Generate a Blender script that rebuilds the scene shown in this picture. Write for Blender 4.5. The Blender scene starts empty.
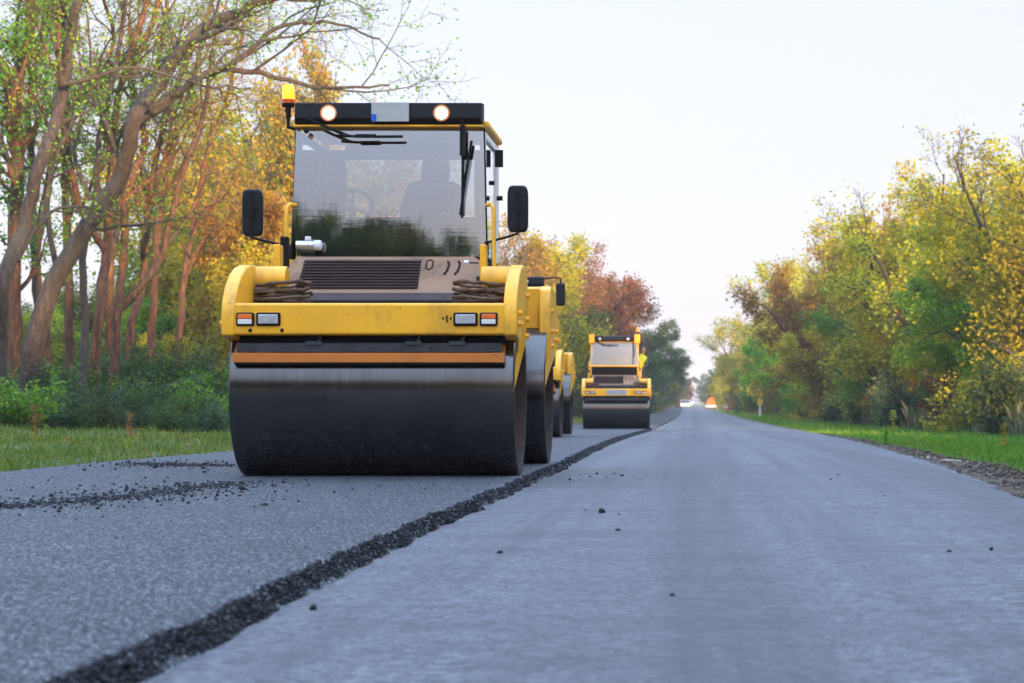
import bpy, bmesh, math, random
import numpy as np
from mathutils import Vector, Matrix

sc = bpy.context.scene
COL = sc.collection
R = math.radians
F, VX, VY, CH = 2400.0, 697.0, 402.0, 0.55      # focal length in px, vanishing point, camera height

def at(x, y, Y):                                  # a point of the photograph at a known distance
    return np.array(((x - VX) * Y / F, Y, CH + (VY - y) * Y / F))

# ------------------------------------------------------------------ mesh helpers
class MB:
    def __init__(s): s.v = []; s.f = []; s.m = []
    def add(s, vs, fs, mi=0):
        b = len(s.v); s.v += [tuple(map(float, p)) for p in vs]
        for f in fs: s.f.append(tuple(b + i for i in f)); s.m.append(mi)
        return s
    def box(s, c, d, rot=(0, 0, 0), mi=0):
        M = Matrix.Rotation(rot[2], 3, 'Z') @ Matrix.Rotation(rot[1], 3, 'Y') @ Matrix.Rotation(rot[0], 3, 'X')
        vs = []
        for z in (-.5, .5):
            for y in (-.5, .5):
                for x in (-.5, .5):
                    vs.append(Vector(c) + M @ Vector((x * d[0], y * d[1], z * d[2])))
        return s.add(vs, [(0, 2, 3, 1), (4, 5, 7, 6), (0, 1, 5, 4), (2, 6, 7, 3), (0, 4, 6, 2), (1, 3, 7, 5)], mi)
    def span(s, x0, x1, y0, y1, z0, z1, mi=0):
        return s.box(((x0 + x1) / 2, (y0 + y1) / 2, (z0 + z1) / 2), (abs(x1 - x0), abs(y1 - y0), abs(z1 - z0)), mi=mi)
    def tube(s, pts, r, k=10, mi=0, cap=True):
        pts = [Vector(p) for p in pts]; n = len(pts)
        rs = r if hasattr(r, '__len__') else [r] * n
        vs = []; prev = None
        for i, p in enumerate(pts):
            t = (pts[min(i + 1, n - 1)] - pts[max(i - 1, 0)]).normalized()
            u = (Vector((0, 0, 1)) if abs(t.z) < .9 else Vector((1, 0, 0))) if prev is None else prev
            u = (u - t * u.dot(t)).normalized(); prev = u; w = t.cross(u)
            for j in range(k):
                a = 2 * math.pi * j / k
                vs.append(p + (u * math.cos(a) + w * math.sin(a)) * rs[i])
        fs = [(i * k + j, i * k + (j + 1) % k, (i + 1) * k + (j + 1) % k, (i + 1) * k + j) for i in range(n - 1) for j in range(k)]
        if cap: fs += [tuple(range(k))[::-1], tuple((n - 1) * k + j for j in range(k))]
        return s.add(vs, fs, mi)
    def lathe(s, prof, axis='X', c=(0, 0, 0), k=64, mis=None):
        vs = []; n = len(prof); c = Vector(c)
        for (h, r) in prof:
            for j in range(k):
                a = 2 * math.pi * j / k; q = (r * math.cos(a), r * math.sin(a))
                vs.append(c + Vector({'X': (h, q[0], q[1]), 'Y': (q[0], h, q[1]), 'Z': (q[0], q[1], h)}[axis]))
        for i in range(n - 1):
            b = len(s.v)
            fs = [(i * k + j, i * k + (j + 1) % k, (i + 1) * k + (j + 1) % k, (i + 1) * k + j) for j in range(k)]
            for f in fs: s.f.append(tuple(b + q for q in f)); s.m.append(mis[i] if mis else 0)
        s.f += [tuple(len(s.v) + j for j in range(k))[::-1], tuple(len(s.v) + (n - 1) * k + j for j in range(k))]
        s.m += [mis[0] if mis else 0, mis[-1] if mis else 0]
        s.v += [tuple(p) for p in vs]
        return s
    def prism(s, poly, x0, x1, warp=None, mi=0):   # polygon in (y, z) extruded along x
        n = len(poly); vs = []
        for x in (x0, x1):
            for (y, z) in poly: vs.append(((x + (warp(y, z) if warp else 0)), y, z))
        return s.add(vs, [tuple(range(n))[::-1], tuple(range(n, 2 * n))] + [(i, (i + 1) % n, n + (i + 1) % n, n + i) for i in range(n)], mi)
    def slab(s, poly, y0, y1, mi=0):               # polygon in (x, z) extruded along y
        n = len(poly); vs = [(x, y0, z) for x, z in poly] + [(x, y1, z) for x, z in poly]
        return s.add(vs, [tuple(range(n)), tuple(range(n, 2 * n))[::-1]] + [((i + 1) % n, i, n + i, n + (i + 1) % n) for i in range(n)], mi)
    def torus(s, c, r, t, M=None, k=28, q=8, mi=0):
        vs = []
        for i in range(k):
            a = 2 * math.pi * i / k
            for j in range(q):
                b = 2 * math.pi * j / q
                p = Vector(((r + t * math.cos(b)) * math.cos(a), (r + t * math.cos(b)) * math.sin(a), t * math.sin(b)))
                vs.append(Vector(c) + ((M @ p) if M else p))
        return s.add(vs, [(i * q + j, ((i + 1) % k) * q + j, ((i + 1) % k) * q + (j + 1) % q, i * q + (j + 1) % q) for i in range(k) for j in range(q)], mi)
    def map(s, fn): s.v = [tuple(fn(Vector(p))) for p in s.v]; return s
    def build(s, name, mats, parent=None, bevel=0.0, smooth=40, fix=True):
        me = bpy.data.meshes.new(name); me.from_pydata(s.v, [], s.f)
        mats = mats if isinstance(mats, (list, tuple)) else [mats]
        for m in mats: me.materials.append(m)
        if len(mats) > 1: me.polygons.foreach_set('material_index', s.m)
        if fix:
            bm = bmesh.new(); bm.from_mesh(me); bmesh.ops.recalc_face_normals(bm, faces=bm.faces); bm.to_mesh(me); bm.free()
        if smooth:
            me.polygons.foreach_set('use_smooth', [True] * len(me.polygons)); me.set_sharp_from_angle(angle=R(smooth))
        o = bpy.data.objects.new(name, me); COL.objects.link(o)
        if parent: o.parent = parent
        if bevel:
            b = o.modifiers.new('bevel', 'BEVEL'); b.width = bevel; b.segments = 2; b.limit_method = 'ANGLE'; b.angle_limit = R(35); b.harden_normals = True
        return o

def np_mesh(name, V, Fc, mat, parent=None, smooth=False, mi=None):
    V = np.asarray(V, np.float32); Fc = np.asarray(Fc, np.int32); k = Fc.shape[1]
    me = bpy.data.meshes.new(name)
    me.vertices.add(len(V)); me.vertices.foreach_set('co', V.ravel())
    me.loops.add(Fc.size); me.loops.foreach_set('vertex_index', Fc.ravel())
    me.polygons.add(len(Fc)); me.polygons.foreach_set('loop_start', np.arange(0, Fc.size, k, dtype=np.int32))
    for m in (mat if isinstance(mat, (list, tuple)) else [mat]): me.materials.append(m)
    if mi is not None: me.polygons.foreach_set('material_index', np.asarray(mi, np.int32))
    me.update(calc_edges=True)
    if smooth: me.polygons.foreach_set('use_smooth', np.ones(len(Fc), bool))
    o = bpy.data.objects.new(name, me); COL.objects.link(o)
    if parent: o.parent = parent
    return o

def tag(o, label=None, cat=None, group=None, kind=None):
    if label: o['label'] = label
    if cat: o['category'] = cat
    if group: o['group'] = group
    if kind: o['kind'] = kind
    return o
def empty(name, loc=(0, 0, 0), rz=0):
    o = bpy.data.objects.new(name, None); COL.objects.link(o); o.location = loc; o.rotation_euler = (0, 0, rz); o.empty_display_size = .3
    return o
def copy_tree(o, parent=None):
    c = o.copy(); COL.objects.link(c); c.parent = parent
    for ch in list(o.children): copy_tree(ch, c)
    return c

# ------------------------------------------------------------------ materials
class NT:
    def __init__(s, name):
        s.m = bpy.data.materials.new(name); s.m.use_nodes = True; s.t = s.m.node_tree
        s.b = s.t.nodes['Principled BSDF']; s.out = s.t.nodes['Material Output']
    def n(s, typ, **kw):
        x = s.t.nodes.new(typ)
        for k, v in kw.items():
            if k in x.inputs: x.inputs[k].default_value = v
            else: setattr(x, k, v)
        return x
    def l(s, a, b): s.t.links.new(a, b)
    def coord(s, scale=(1, 1, 1), kind='Object'):
        c = s.n('ShaderNodeTexCoord'); m = s.n('ShaderNodeMapping'); s.l(c.outputs[kind], m.inputs[0]); m.inputs['Scale'].default_value = scale
        return m.outputs[0]
    def geo(s, scale=(1, 1, 1)):
        c = s.n('ShaderNodeNewGeometry'); m = s.n('ShaderNodeMapping'); s.l(c.outputs['Position'], m.inputs[0]); m.inputs['Scale'].default_value = scale
        return m.outputs[0]
    def noise(s, vec, scale, detail=4, rough=.55, dist=0):
        x = s.n('ShaderNodeTexNoise', Scale=scale, Detail=detail, Roughness=rough, Distortion=dist); s.l(vec, x.inputs['Vector']); return x.outputs['Fac']
    def ramp(s, fac, stops, interp='LINEAR'):
        x = s.n('ShaderNodeValToRGB'); x.color_ramp.interpolation = interp; e = x.color_ramp.elements
        while len(e) < len(stops): e.new(.5)
        for i, (p, c) in enumerate(stops):
            e[i].position = p; e[i].color = tuple(c) + (1,) if hasattr(c, '__len__') else (c, c, c, 1)
        s.l(fac, x.inputs[0]); return x.outputs[0]
    def mix(s, fac, a, b, mode='MIX'):
        x = s.n('ShaderNodeMix', data_type='RGBA', blend_type=mode)
        for v, i in ((fac, 0), (a, 6), (b, 7)):
            if hasattr(v, 'is_linked'): s.l(v, x.inputs[i])
            else: x.inputs[i].default_value = v if i == 0 else tuple(v) + (1,)
        return x.outputs[2]
    def math(s, op, a, b=0, c=0, clamp=False):
        x = s.n('ShaderNodeMath', operation=op, use_clamp=clamp)
        for i, v in enumerate((a, b, c)):
            if hasattr(v, 'is_linked'): s.l(v, x.inputs[i])
            else: x.inputs[i].default_value = v
        return x.outputs[0]
    def bump(s, h, strength=.3, dist=.01):
        x = s.n('ShaderNodeBump', Strength=strength, Distance=dist); s.l(h, x.inputs['Height']); s.l(x.outputs[0], s.b.inputs['Normal'])
    def base(s, v): s.l(v, s.b.inputs['Base Color'])

def plain(name, col, rough=.5, metal=0, var=.15, vs=6, spec=.5, dirt=None, dirt_amt=.5, bump=0, coat=0, specks=False):
    t = NT(name); c = t.coord(); n = t.noise(c, vs, 5)
    k = t.ramp(n, [(.25, tuple(x * (1 - var) for x in col)), (.75, tuple(min(1, x * (1 + var)) for x in col))])
    if dirt:
        d = t.noise(t.coord((1, 1, .6)), 3.1, 8, .7)
        k = t.mix(t.ramp(d, [(.52, 0), (.70, dirt_amt)]), k, dirt)
    if specks:
        sn = t.noise(c, 42, 2, .5); k = t.mix(t.ramp(sn, [(.70, 0), (.735, .85)]), k, (.03, .022, .016)); s2 = t.noise(t.coord((1, 1, 9)), 9, 5, .75); k = t.mix(t.ramp(s2, [(.66, 0), (.74, .45)]), k, (.16, .10, .045))
    t.base(k); t.b.inputs['Roughness'].default_value = rough; t.b.inputs['Metallic'].default_value = metal; t.b.inputs['Specular IOR Level'].default_value = spec
    r = t.ramp(t.noise(c, vs * 2.3, 5), [(.3, max(0, rough - .08)), (.7, min(1, rough + .1))]); t.l(r, t.b.inputs['Roughness'])
    if bump: t.bump(t.noise(c, 90, 4), bump, .004)
    if coat: t.b.inputs['Coat Weight'].default_value = coat
    return t.m
def emit(name, col, strength, base=(.8, .8, .8)):
    t = NT(name); t.b.inputs['Base Color'].default_value = base + (1,); t.b.inputs['Emission Color'].default_value = col + (1,); t.b.inputs['Emission Strength'].default_value = strength
    t.b.inputs['Roughness'].default_value = .25
    return t.m
M = {}
M['yellow'] = plain('yellow_paint', (.95, .455, .016), .40, var=.10, vs=3, dirt=(.30, .165, .05), dirt_amt=.6, specks=True)
M['orange'] = plain('orange_surface', (.68, .22, .04), .45, var=.10, vs=4, dirt=(.35, .15, .06), dirt_amt=.4, specks=True)  # deeper orange than the yellow parts, for drum guard and front apron
M['tan'] = plain('dusty_bronze_paint', (.29, .165, .088), .6, var=.16, vs=3, dirt=(.055, .034, .022), dirt_amt=.75)
M['black'] = plain('black_plastic', (.008, .008, .009), .55, var=.3, vs=20, spec=.2)
M['dark'] = plain('dark_chassis', (.010, .008, .007), .7, var=.4, vs=8, spec=.2)
M['slat'] = plain('brown_louvre', (.045, .023, .017), .6, var=.25, vs=5)
M['grey'] = plain('grey_scraper_steel', (.055, .062, .07), .55, .5, var=.25, vs=9, dirt=(.03, .025, .02))
M['hose'] = plain('dusty_hose', (.11, .06, .03), .75, var=.55, vs=9)
M['chrome'] = plain('silver_metal', (.75, .76, .78), .28, .9, var=.05)
M['white'] = plain('white_plastic', (.75, .76, .76), .45, var=.06, vs=12)
M['plate'] = plain('pale_plate', (.40, .42, .42), .4, var=.08, vs=15)
M['blue'] = plain('blue_plate_end', (.01, .09, .6), .4, var=.05)
M['amberglass'] = plain('orange_lens', (.85, .17, .02), .15, var=.1, vs=40, spec=.6)
M['headglass'] = plain('headlamp_glass', (.55, .56, .56), .12, .3, var=.35, vs=45, spec=.7)
M['clearlens'] = plain('white_lens', (.75, .74, .70), .12, var=.1, vs=60, spec=.6)
M['mirrorback'] = plain('mirror_housing', (.009, .010, .013), .45, var=.25, vs=14, spec=.25)
M['seat'] = plain('black_seat_fabric', (.02, .02, .022), .8)
M['dash'] = plain('dashboard_plastic', (.013, .016, .020), .6, var=.25, vs=5)
M['skin'] = plain('skin', (.24, .14, .095), .5, var=.06)
M['jacket'] = plain('dark_work_jacket', (.03, .035, .05), .85)
M['trousers'] = plain('work_trousers', (.02, .022, .03), .85)
M['hair'] = plain('dark_hair', (.02, .013, .01), .6)
M['hivis'] = plain('hi_vis_yellow', (.30, .42, .02), .8)
M['lamp'] = emit('lit_lamp', (1, .90, .72), 3.2)
M['lampring'] = emit('warm_reflector', (1, .36, .12), .16, (.35, .14, .06))
M['beacon'] = emit('lit_beacon', (1, .42, .01), .8, (.9, .35, .02))
M['beaconlow'] = plain('red_orange_lens', (.7, .10, .01), .25)
M['beacondim'] = emit('dim_beacon', (1, .22, .03), .35, (.8, .2, .02))
M['headlit'] = emit('lit_car_headlight', (1, .93, .8), 4)
M['carwhite'] = plain('white_car_paint', (.50, .51, .53), .35, var=.03)
M['tyre'] = plain('tyre_rubber', (.02, .02, .02), .8)
M['carglass'] = plain('dark_car_glass', (.02, .025, .03), .08, spec=.7)
M['signorange'] = plain('orange_sign', (.62, .13, .018), .5)
M['markeryellow'] = plain('yellow_reflector', (.80, .50, .02), .4)
M['wood'] = plain('pale_wood', (.55, .46, .33), .7, var=.2, vs=20)
M['text'] = plain('grey_lettering', (.30, .32, .36), .6)

def m_drum():
    t = NT('drum_steel'); c = t.coord((48, .8, .8)); st = t.noise(c, 1, 5, .6)
    big = t.noise(t.coord((1.6, 2.2, 2.2)), 1.5, 5)
    k = t.ramp(st, [(.25, (.112, .108, .102)), (.6, (.150, .144, .136)), (.85, (.225, .217, .206))])
    k = t.mix(t.ramp(big, [(.4, .0), (.75, .45)]), k, (.07, .067, .064)); t.base(k)
    t.b.inputs['Metallic'].default_value = .95
    t.l(t.ramp(st, [(.2, .13), (.8, .21)]), t.b.inputs['Roughness']); t.bump(st, .05, .002)
    return t.m
M['drum'] = m_drum()
M['rim'] = plain('rusty_drum_inside', (.030, .017, .010), .85, var=.5, vs=10)
def m_glass():
    t = NT('cab_glass'); tr = t.n('ShaderNodeBsdfTransparent', Color=(.60, .65, .66, 1)); gl = t.n('ShaderNodeBsdfGlossy', Roughness=.0, Color=(1, 1, 1, 1))
    fr = t.n('ShaderNodeFresnel', IOR=1.5); mx = t.n('ShaderNodeMixShader'); t.l(t.math('ADD', fr.outputs[0], .27, clamp=True), mx.inputs[0])
    bp = t.n('ShaderNodeBump', Strength=.15, Distance=.0007); t.l(t.noise(t.coord((1.3, 1, 26)), 1.6, 3, .6), bp.inputs['Height']); t.l(bp.outputs[0], gl.inputs['Normal'])
    t.l(tr.outputs[0], mx.inputs[1]); t.l(gl.outputs[0], mx.inputs[2]); t.l(mx.outputs[0], t.out.inputs[0])
    return t.m
M['glass'] = m_glass()

def m_mat():
    t = NT('fresh_asphalt'); p = t.geo()
    vo = t.n('ShaderNodeTexVoronoi', Scale=115.0); t.l(p, vo.inputs['Vector'])
    vb = t.n('ShaderNodeTexVoronoi', Scale=58.0); t.l(p, vb.inputs['Vector'])
    sep = t.n('ShaderNodeSeparateColor'); t.l(vo.outputs['Color'], sep.inputs[0])
    sb = t.n('ShaderNodeSeparateColor'); t.l(vb.outputs['Color'], sb.inputs[0])
    k = t.ramp(sep.outputs[0], [(0, (.003, .0035, .005)), (.4, (.018, .020, .025)), (.72, (.062, .066, .077)), (.9, (.18, .185, .20)), (1, (.58, .59, .61))])
    k = t.mix(t.ramp(sb.outputs[0], [(.72, 0), (1, .35)]), k, (.09, .094, .105))
    big = t.noise(p, .9, 6, .6)
    k = t.mix(t.ramp(big, [(.35, 0), (.7, .4)]), k, (.035, .036, .041))
    sp = t.n('ShaderNodeSeparateXYZ'); t.l(p, sp.inputs[0])
    far = t.math('MULTIPLY_ADD', sp.outputs[1], .06, -82 * .06, clamp=True)      # laid but not rolled yet
    k = t.mix(far, k, (.022, .022, .022)); t.base(k)
    t.b.inputs['Specular IOR Level'].default_value = .15; t.l(t.ramp(sep.outputs[1], [(0, .42), (1, .78)]), t.b.inputs['Roughness'])
    h = t.math('ADD', t.math('MULTIPLY', vo.outputs['Distance'], -1), t.math('MULTIPLY', sb.outputs[1], .5))
    t.bump(h, .8, .007)
    return t.m
def m_old():
    t = NT('rolled_asphalt'); p = t.geo()
    fine = t.noise(p, 130, 3, .7)
    vo = t.n('ShaderNodeTexVoronoi', Scale=120.0); t.l(p, vo.inputs['Vector']); sv = t.n('ShaderNodeSeparateColor'); t.l(vo.outputs['Color'], sv.inputs[0])
    v2 = t.n('ShaderNodeTexVoronoi', Scale=1.0); t.l(t.geo((34, 70, 30)), v2.inputs['Vector']); s2 = t.n('ShaderNodeSeparateColor'); t.l(v2.outputs['Color'], s2.inputs[0])
    cross = t.noise(t.geo((2.4, 8, 1)), 3.0, 8, .74)
    long_ = t.noise(t.geo((2.2, .035, 1)), 1.6, 5, .6)
    k = t.ramp(cross, [(.32, (.042, .045, .052)), (.5, (.122, .126, .136)), (.66, (.25, .255, .27))])
    k = t.mix(t.ramp(fine, [(.38, .7), (.60, 0)]), k, (.024, .024, .028))
    k = t.mix(t.ramp(sv.outputs[0], [(.62, 0), (.9, .55), (1, .9)]), k, (.26, .265, .28)); k = t.mix(t.ramp(sv.outputs[1], [(.6, 0), (.95, .75)]), k, (.02, .021, .025))
    k = t.mix(t.ramp(s2.outputs[0], [(.6, 0), (.9, .6), (1, .8)]), k, (.23, .235, .25)); k = t.mix(t.ramp(s2.outputs[1], [(.55, 0), (1, .75)]), k, (.022, .023, .027))
    mot = t.noise(t.geo((.9, 1.6, 1)), 1.1, 6, .65)
    k = t.mix(t.ramp(long_, [(.38, .5), (.56, 0)]), k, (.050, .051, .057)); k = t.mix(t.ramp(mot, [(.36, .42), (.52, 0)]), k, (.045, .046, .052)); k = t.mix(t.ramp(cross, [(.58, 0), (.72, .5)]), k, (.21, .214, .225))
    sp = t.n('ShaderNodeSeparateXYZ'); t.l(p, sp.inputs[0]); bw = t.math('MULTIPLY_ADD', t.noise(t.geo((1, .05, 1)), .9, 2), 1.1, sp.outputs[0])
    bands = t.math('SINE', t.math('MULTIPLY', bw, 3.3)); k = t.mix(t.ramp(t.math('MULTIPLY_ADD', bands, .5, .5), [(.5, 0), (1, .42)]), k, (.046, .046, .050)); t.base(k)
    t.b.inputs['Specular IOR Level'].default_value = .18; t.l(t.ramp(cross, [(.3, .50), (.7, .70)]), t.b.inputs['Roughness'])
    t.bump(t.math('ADD', t.math('MULTIPLY', cross, .8), fine), .28, .006)
    return t.m
def m_dirt():
    t = NT('gravel_shoulder'); p = t.geo(); a = t.noise(p, 14, 8, .75); b = t.noise(p, 1.3, 4)
    k = t.ramp(a, [(.3, (.030, .020, .012)), (.52, (.092, .064, .041)), (.72, (.20, .15, .105))])
    k = t.mix(t.ramp(b, [(.4, 0), (.65, .6)]), k, (.055, .047, .036)); t.base(k); t.b.inputs['Roughness'].default_value = .9; t.bump(a, .8, .03)
    return t.m
def m_ground():
    t = NT('meadow_soil'); p = t.geo(); a = t.noise(p, 5, 6, .7); b = t.noise(p, .35, 4)
    k = t.ramp(a, [(.3, (.03, .045, .014)), (.55, (.055, .10, .022)), (.75, (.09, .15, .03))])
    k = t.mix(t.ramp(b, [(.45, 0), (.7, .5)]), k, (.075, .07, .03)); t.base(k); t.b.inputs['Roughness'].default_value = .95; t.bump(a, .6, .05)
    return t.m
def m_stone():
    t = NT('bitumen_coated_stone'); g = t.n('ShaderNodeNewGeometry')
    k = t.ramp(g.outputs['Random Per Island'], [(0, (.005, .0055, .0065)), (.6, (.014, .015, .018)), (.9, (.038, .041, .048)), (1, (.15, .155, .17))])
    t.base(k); t.b.inputs['Roughness'].default_value = .6; t.b.inputs['Specular IOR Level'].default_value = .2
    return t.m
def leafmat(name, stops, clump=None, hv=.02):
    t = NT(name); g = t.n('ShaderNodeNewGeometry'); oi = t.n('ShaderNodeObjectInfo')
    k = t.ramp(g.outputs['Random Per Island'], stops)
    if clump:
        n = t.noise(t.geo(), .55, 3); k = t.mix(t.ramp(n, [(.42, 0), (.62, .85)]), k, clump)
    hs = t.n('ShaderNodeHueSaturation'); t.l(k, hs.inputs['Color'])
    t.l(t.math('MULTIPLY_ADD', oi.outputs['Random'], hv * 2, .5 - hv), hs.inputs['Hue'])
    t.l(t.math('MULTIPLY_ADD', oi.outputs['Random'], .5, .78), hs.inputs['Value'])
    t.l(hs.outputs[0], t.b.inputs['Base Color']); t.b.inputs['Roughness'].default_value = .6; t.b.inputs['Specular IOR Level'].default_value = .25
    tl = t.n('ShaderNodeBsdfTranslucent'); t.l(hs.outputs[0], tl.inputs[0]); mx = t.n('ShaderNodeMixShader'); mx.inputs[0].default_value = .42
    t.l(t.b.outputs[0], mx.inputs[1]); t.l(tl.outputs[0], mx.inputs[2]); t.l(mx.outputs[0], t.out.inputs[0])
    return t.m
L = {
 'green': leafmat('leaf_green', [(0, (0.066, 0.167, 0.013)), (.5, (0.141, 0.300, 0.021)), (1, (0.284, 0.443, 0.032))], (0.103, 0.222, 0.017)),
 'olive': leafmat('leaf_olive', [(0, (0.189, 0.217, 0.014)), (.5, (0.402, 0.369, 0.022)), (1, (0.600, 0.499, 0.026))], (0.268, 0.282, 0.017)),
 'yellow': leafmat('leaf_yellow', [(0, (0.279, 0.249, 0.019)), (.5, (0.559, 0.391, 0.023)), (1, (0.570, 0.462, 0.021))], (0.301, 0.284, 0.021)),
 'orange': leafmat('leaf_orange', [(0, (0.196, 0.136, 0.021)), (.5, (0.372, 0.185, 0.023)), (1, (0.372, 0.210, 0.032))], (0.260, 0.210, 0.027)),
 'rust': leafmat('leaf_rust', [(0, (0.109, 0.053, 0.020)), (.5, (0.238, 0.099, 0.038)), (1, (0.402, 0.165, 0.051))], (0.156, 0.090, 0.028)),
 'dark': leafmat('leaf_dark', [(0, (0.031, 0.065, 0.014)), (.5, (0.070, 0.125, 0.021)), (1, (0.131, 0.190, 0.029))], (0.046, 0.086, 0.021)),
 'bluegreen': leafmat('leaf_blue_green', [(0, (0.039, 0.081, 0.034)), (.5, (0.077, 0.141, 0.057)), (1, (0.154, 0.225, 0.079))], (0.054, 0.097, 0.043)),
}
def m_bark(name, a, b, c):
    t = NT(name); n = t.noise(t.coord((5, 5, 1.1)), 2.2, 7, .78); w = t.noise(t.coord((1, 1, 1)), .8, 3)
    k = t.ramp(n, [(.34, a), (.52, b), (.68, c)]); k = t.mix(t.ramp(w, [(.45, 0), (.7, .4)]), k, (.09, .10, .06)); t.base(k)
    t.b.inputs['Roughness'].default_value = .85; t.bump(n, .8, .05)
    return t.m
BARK = m_bark('grey_bark', (.020, .016, .014), (.055, .043, .035), (.12, .095, .075))
BARK_ORANGE_LIT = m_bark('orange_lit_bark', (.018, .011, .007), (.115, .054, .026), (.31, .13, .052))  # orange evening light mixed into the brown bark colour
def m_blade(name, stops, big):
    t = NT(name); g = t.n('ShaderNodeNewGeometry'); k = t.ramp(g.outputs['Random Per Island'], stops)
    n = t.noise(t.geo(), .5, 4); k = t.mix(t.ramp(n, [(.45, 0), (.65, .7)]), k, big)
    t.l(k, t.b.inputs['Base Color']); t.b.inputs['Roughness'].default_value = .6; t.b.inputs['Specular IOR Level'].default_value = .3
    tl = t.n('ShaderNodeBsdfTranslucent'); t.l(k, tl.inputs[0]); mx = t.n('ShaderNodeMixShader'); mx.inputs[0].default_value = .35
    t.l(t.b.outputs[0], mx.inputs[1]); t.l(tl.outputs[0], mx.inputs[2]); t.l(mx.outputs[0], t.out.inputs[0])
    return t.m

# ------------------------------------------------------------------ the lie of the land
def zr(Y):                                        # the road dips gently away from the camera
    Y = np.asarray(Y, float)
    return np.interp(Y, [-1e4, 24, 34, 43, 55, 75, 110, 160, 300, 2500], [0, 0, -.03, -.08, -.155, -.29, -.40, -.46, -.48, -.48])
def xo(Y): return -2.6 * (np.clip(np.asarray(Y, float) - 150, 0, 1e9) / 450.) ** 1.6
def xright(Y): return np.interp(Y, [-1e4, 15, 26, 45, 70, 150, 300, 2500], [2.15, 2.15, 2.50, 2.95, 3.35, 3.0, 2.6, 2.6]) + xo(Y)
def xedge(Y): return np.interp(Y, [-1e4, 5, 10, 22, 46, 80, 150, 2500], [-1.25, -1.26, -1.305, -1.265, -1.45, -1.52, -1.45, -1.4]) + xo(Y)
def xleft(Y): return np.interp(Y, [-1e4, 18, 30, 80, 2500], [-5.66, -5.66, -5.42, -5.5, -5.5]) + xo(Y)
Ys = np.concatenate([np.arange(-60, 3, 3), np.arange(3, 26, .12), np.arange(26, 60, .6), np.arange(60, 200, 4), np.arange(200, 2400, 60)])
def strip(name, mat, cols):                       # cols: functions of Y -> (x, z)
    rows = np.stack([np.stack([np.broadcast_to(c(Ys)[0], Ys.shape), Ys, np.broadcast_to(c(Ys)[1], Ys.shape)], 1) for c in cols], 1)
    n, k = rows.shape[:2]; i = np.arange(n - 1)[:, None] * k + np.arange(k - 1)[None]; i = i.ravel()
    return tag(np_mesh(name, rows.reshape(-1, 3), np.stack([i, i + 1, i + k + 1, i + k], 1), mat, smooth=True), kind='structure')
rg = np.random.default_rng(3)
wig = np.convolve(rg.normal(0, .022, len(Ys)), np.ones(3) / 3, 'same'); wig2 = np.convolve(rg.normal(0, .02, len(Ys)), np.ones(3) / 3, 'same')
strip('fresh_asphalt_lane', m_mat(), [lambda Y: (xleft(Y) - .15 + wig2 * 2, zr(Y) - .10), lambda Y: (xleft(Y) + wig2 * 2, zr(Y) - .012), lambda Y: (xleft(Y) * .66 + xedge(Y) * .34, zr(Y)), lambda Y: (xleft(Y) * .3 + xedge(Y) * .7, zr(Y)),
      lambda Y: (xedge(Y) - .03 + wig, zr(Y)), lambda Y: (xedge(Y) - .005 + wig, zr(Y) - .014), lambda Y: (xedge(Y) + .03 + wig, zr(Y) - .05), lambda Y: (xedge(Y) + .045 + wig2, zr(Y) - .075)])
strip('road', m_old(), [lambda Y: (xedge(Y) - .6, zr(Y) - .07), lambda Y: (xedge(Y) * .5 + xright(Y) * .5, zr(Y) - .055), lambda Y: (xright(Y) - .1, zr(Y) - .072), lambda Y: (xright(Y) + wig2 * 2, zr(Y) - .09), lambda Y: (xright(Y) + .15 + wig * 2, zr(Y) - .16)])
def wsh(Y): return np.interp(Y, [-1e4, 20, 30, 60, 150, 2500], [1.0, .98, .62, .45, .5, .5])
wig3 = np.convolve(rg.normal(0, .16, len(Ys)), np.ones(5) / 5, 'same')
strip('gravel_shoulder', m_dirt(), [lambda Y: (xright(Y) - .12, zr(Y) - .13), lambda Y: (xright(Y) + .05, zr(Y) - .095), lambda Y: (xright(Y) + wsh(Y) * .5, zr(Y) - .11 + wig3 * .15), lambda Y: (xright(Y) + wsh(Y) + wig3, zr(Y) - .15), lambda Y: (xright(Y) + wsh(Y) + .6 + wig3, zr(Y) - .3)])

def gz(X, Y):                                     # height of the ground beside the road
    X = np.asarray(X, float); Y = np.asarray(Y, float)
    a = np.where(X > 0, X - xright(Y) - .6, xleft(Y) - X)
    side = np.where(X > 0, np.interp(a, [-2, 0, 4, 7, 12, 40], [-.25, -.16, -.30, -.22, .05, .2]), np.interp(a, [-2, 0, 1.2, 5, 9, 40], [-.25, -.06, -.04, .02, .25, .4]))
    inside = (X < xright(Y) + .1) & (X > xleft(Y) + .3)
    return zr(Y) + np.where(inside, -.35, side) + .035 * np.sin(X * 1.7 + Y * .31) * np.sin(Y * .53 + X * .4) * (a > .8)
gx = np.concatenate([-np.geomspace(14, 900, 26)[::-1], np.arange(-13.6, 13.7, .4), np.geomspace(14, 900, 26)])
gy = np.concatenate([np.linspace(-80, 8, 10), np.arange(10, 120, 1.6), np.geomspace(122, 2400, 40)])
GX, GY = np.meshgrid(gx, gy); GV = np.stack([GX, GY, gz(GX, GY)], -1); kk = len(gx)
ii = (np.arange(len(gy) - 1)[:, None] * kk + np.arange(kk - 1)[None]).ravel()
tag(np_mesh('ground', GV.reshape(-1, 3), np.stack([ii, ii + 1, ii + kk + 1, ii + kk], 1), m_ground(), smooth=True), kind='structure')

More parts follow.
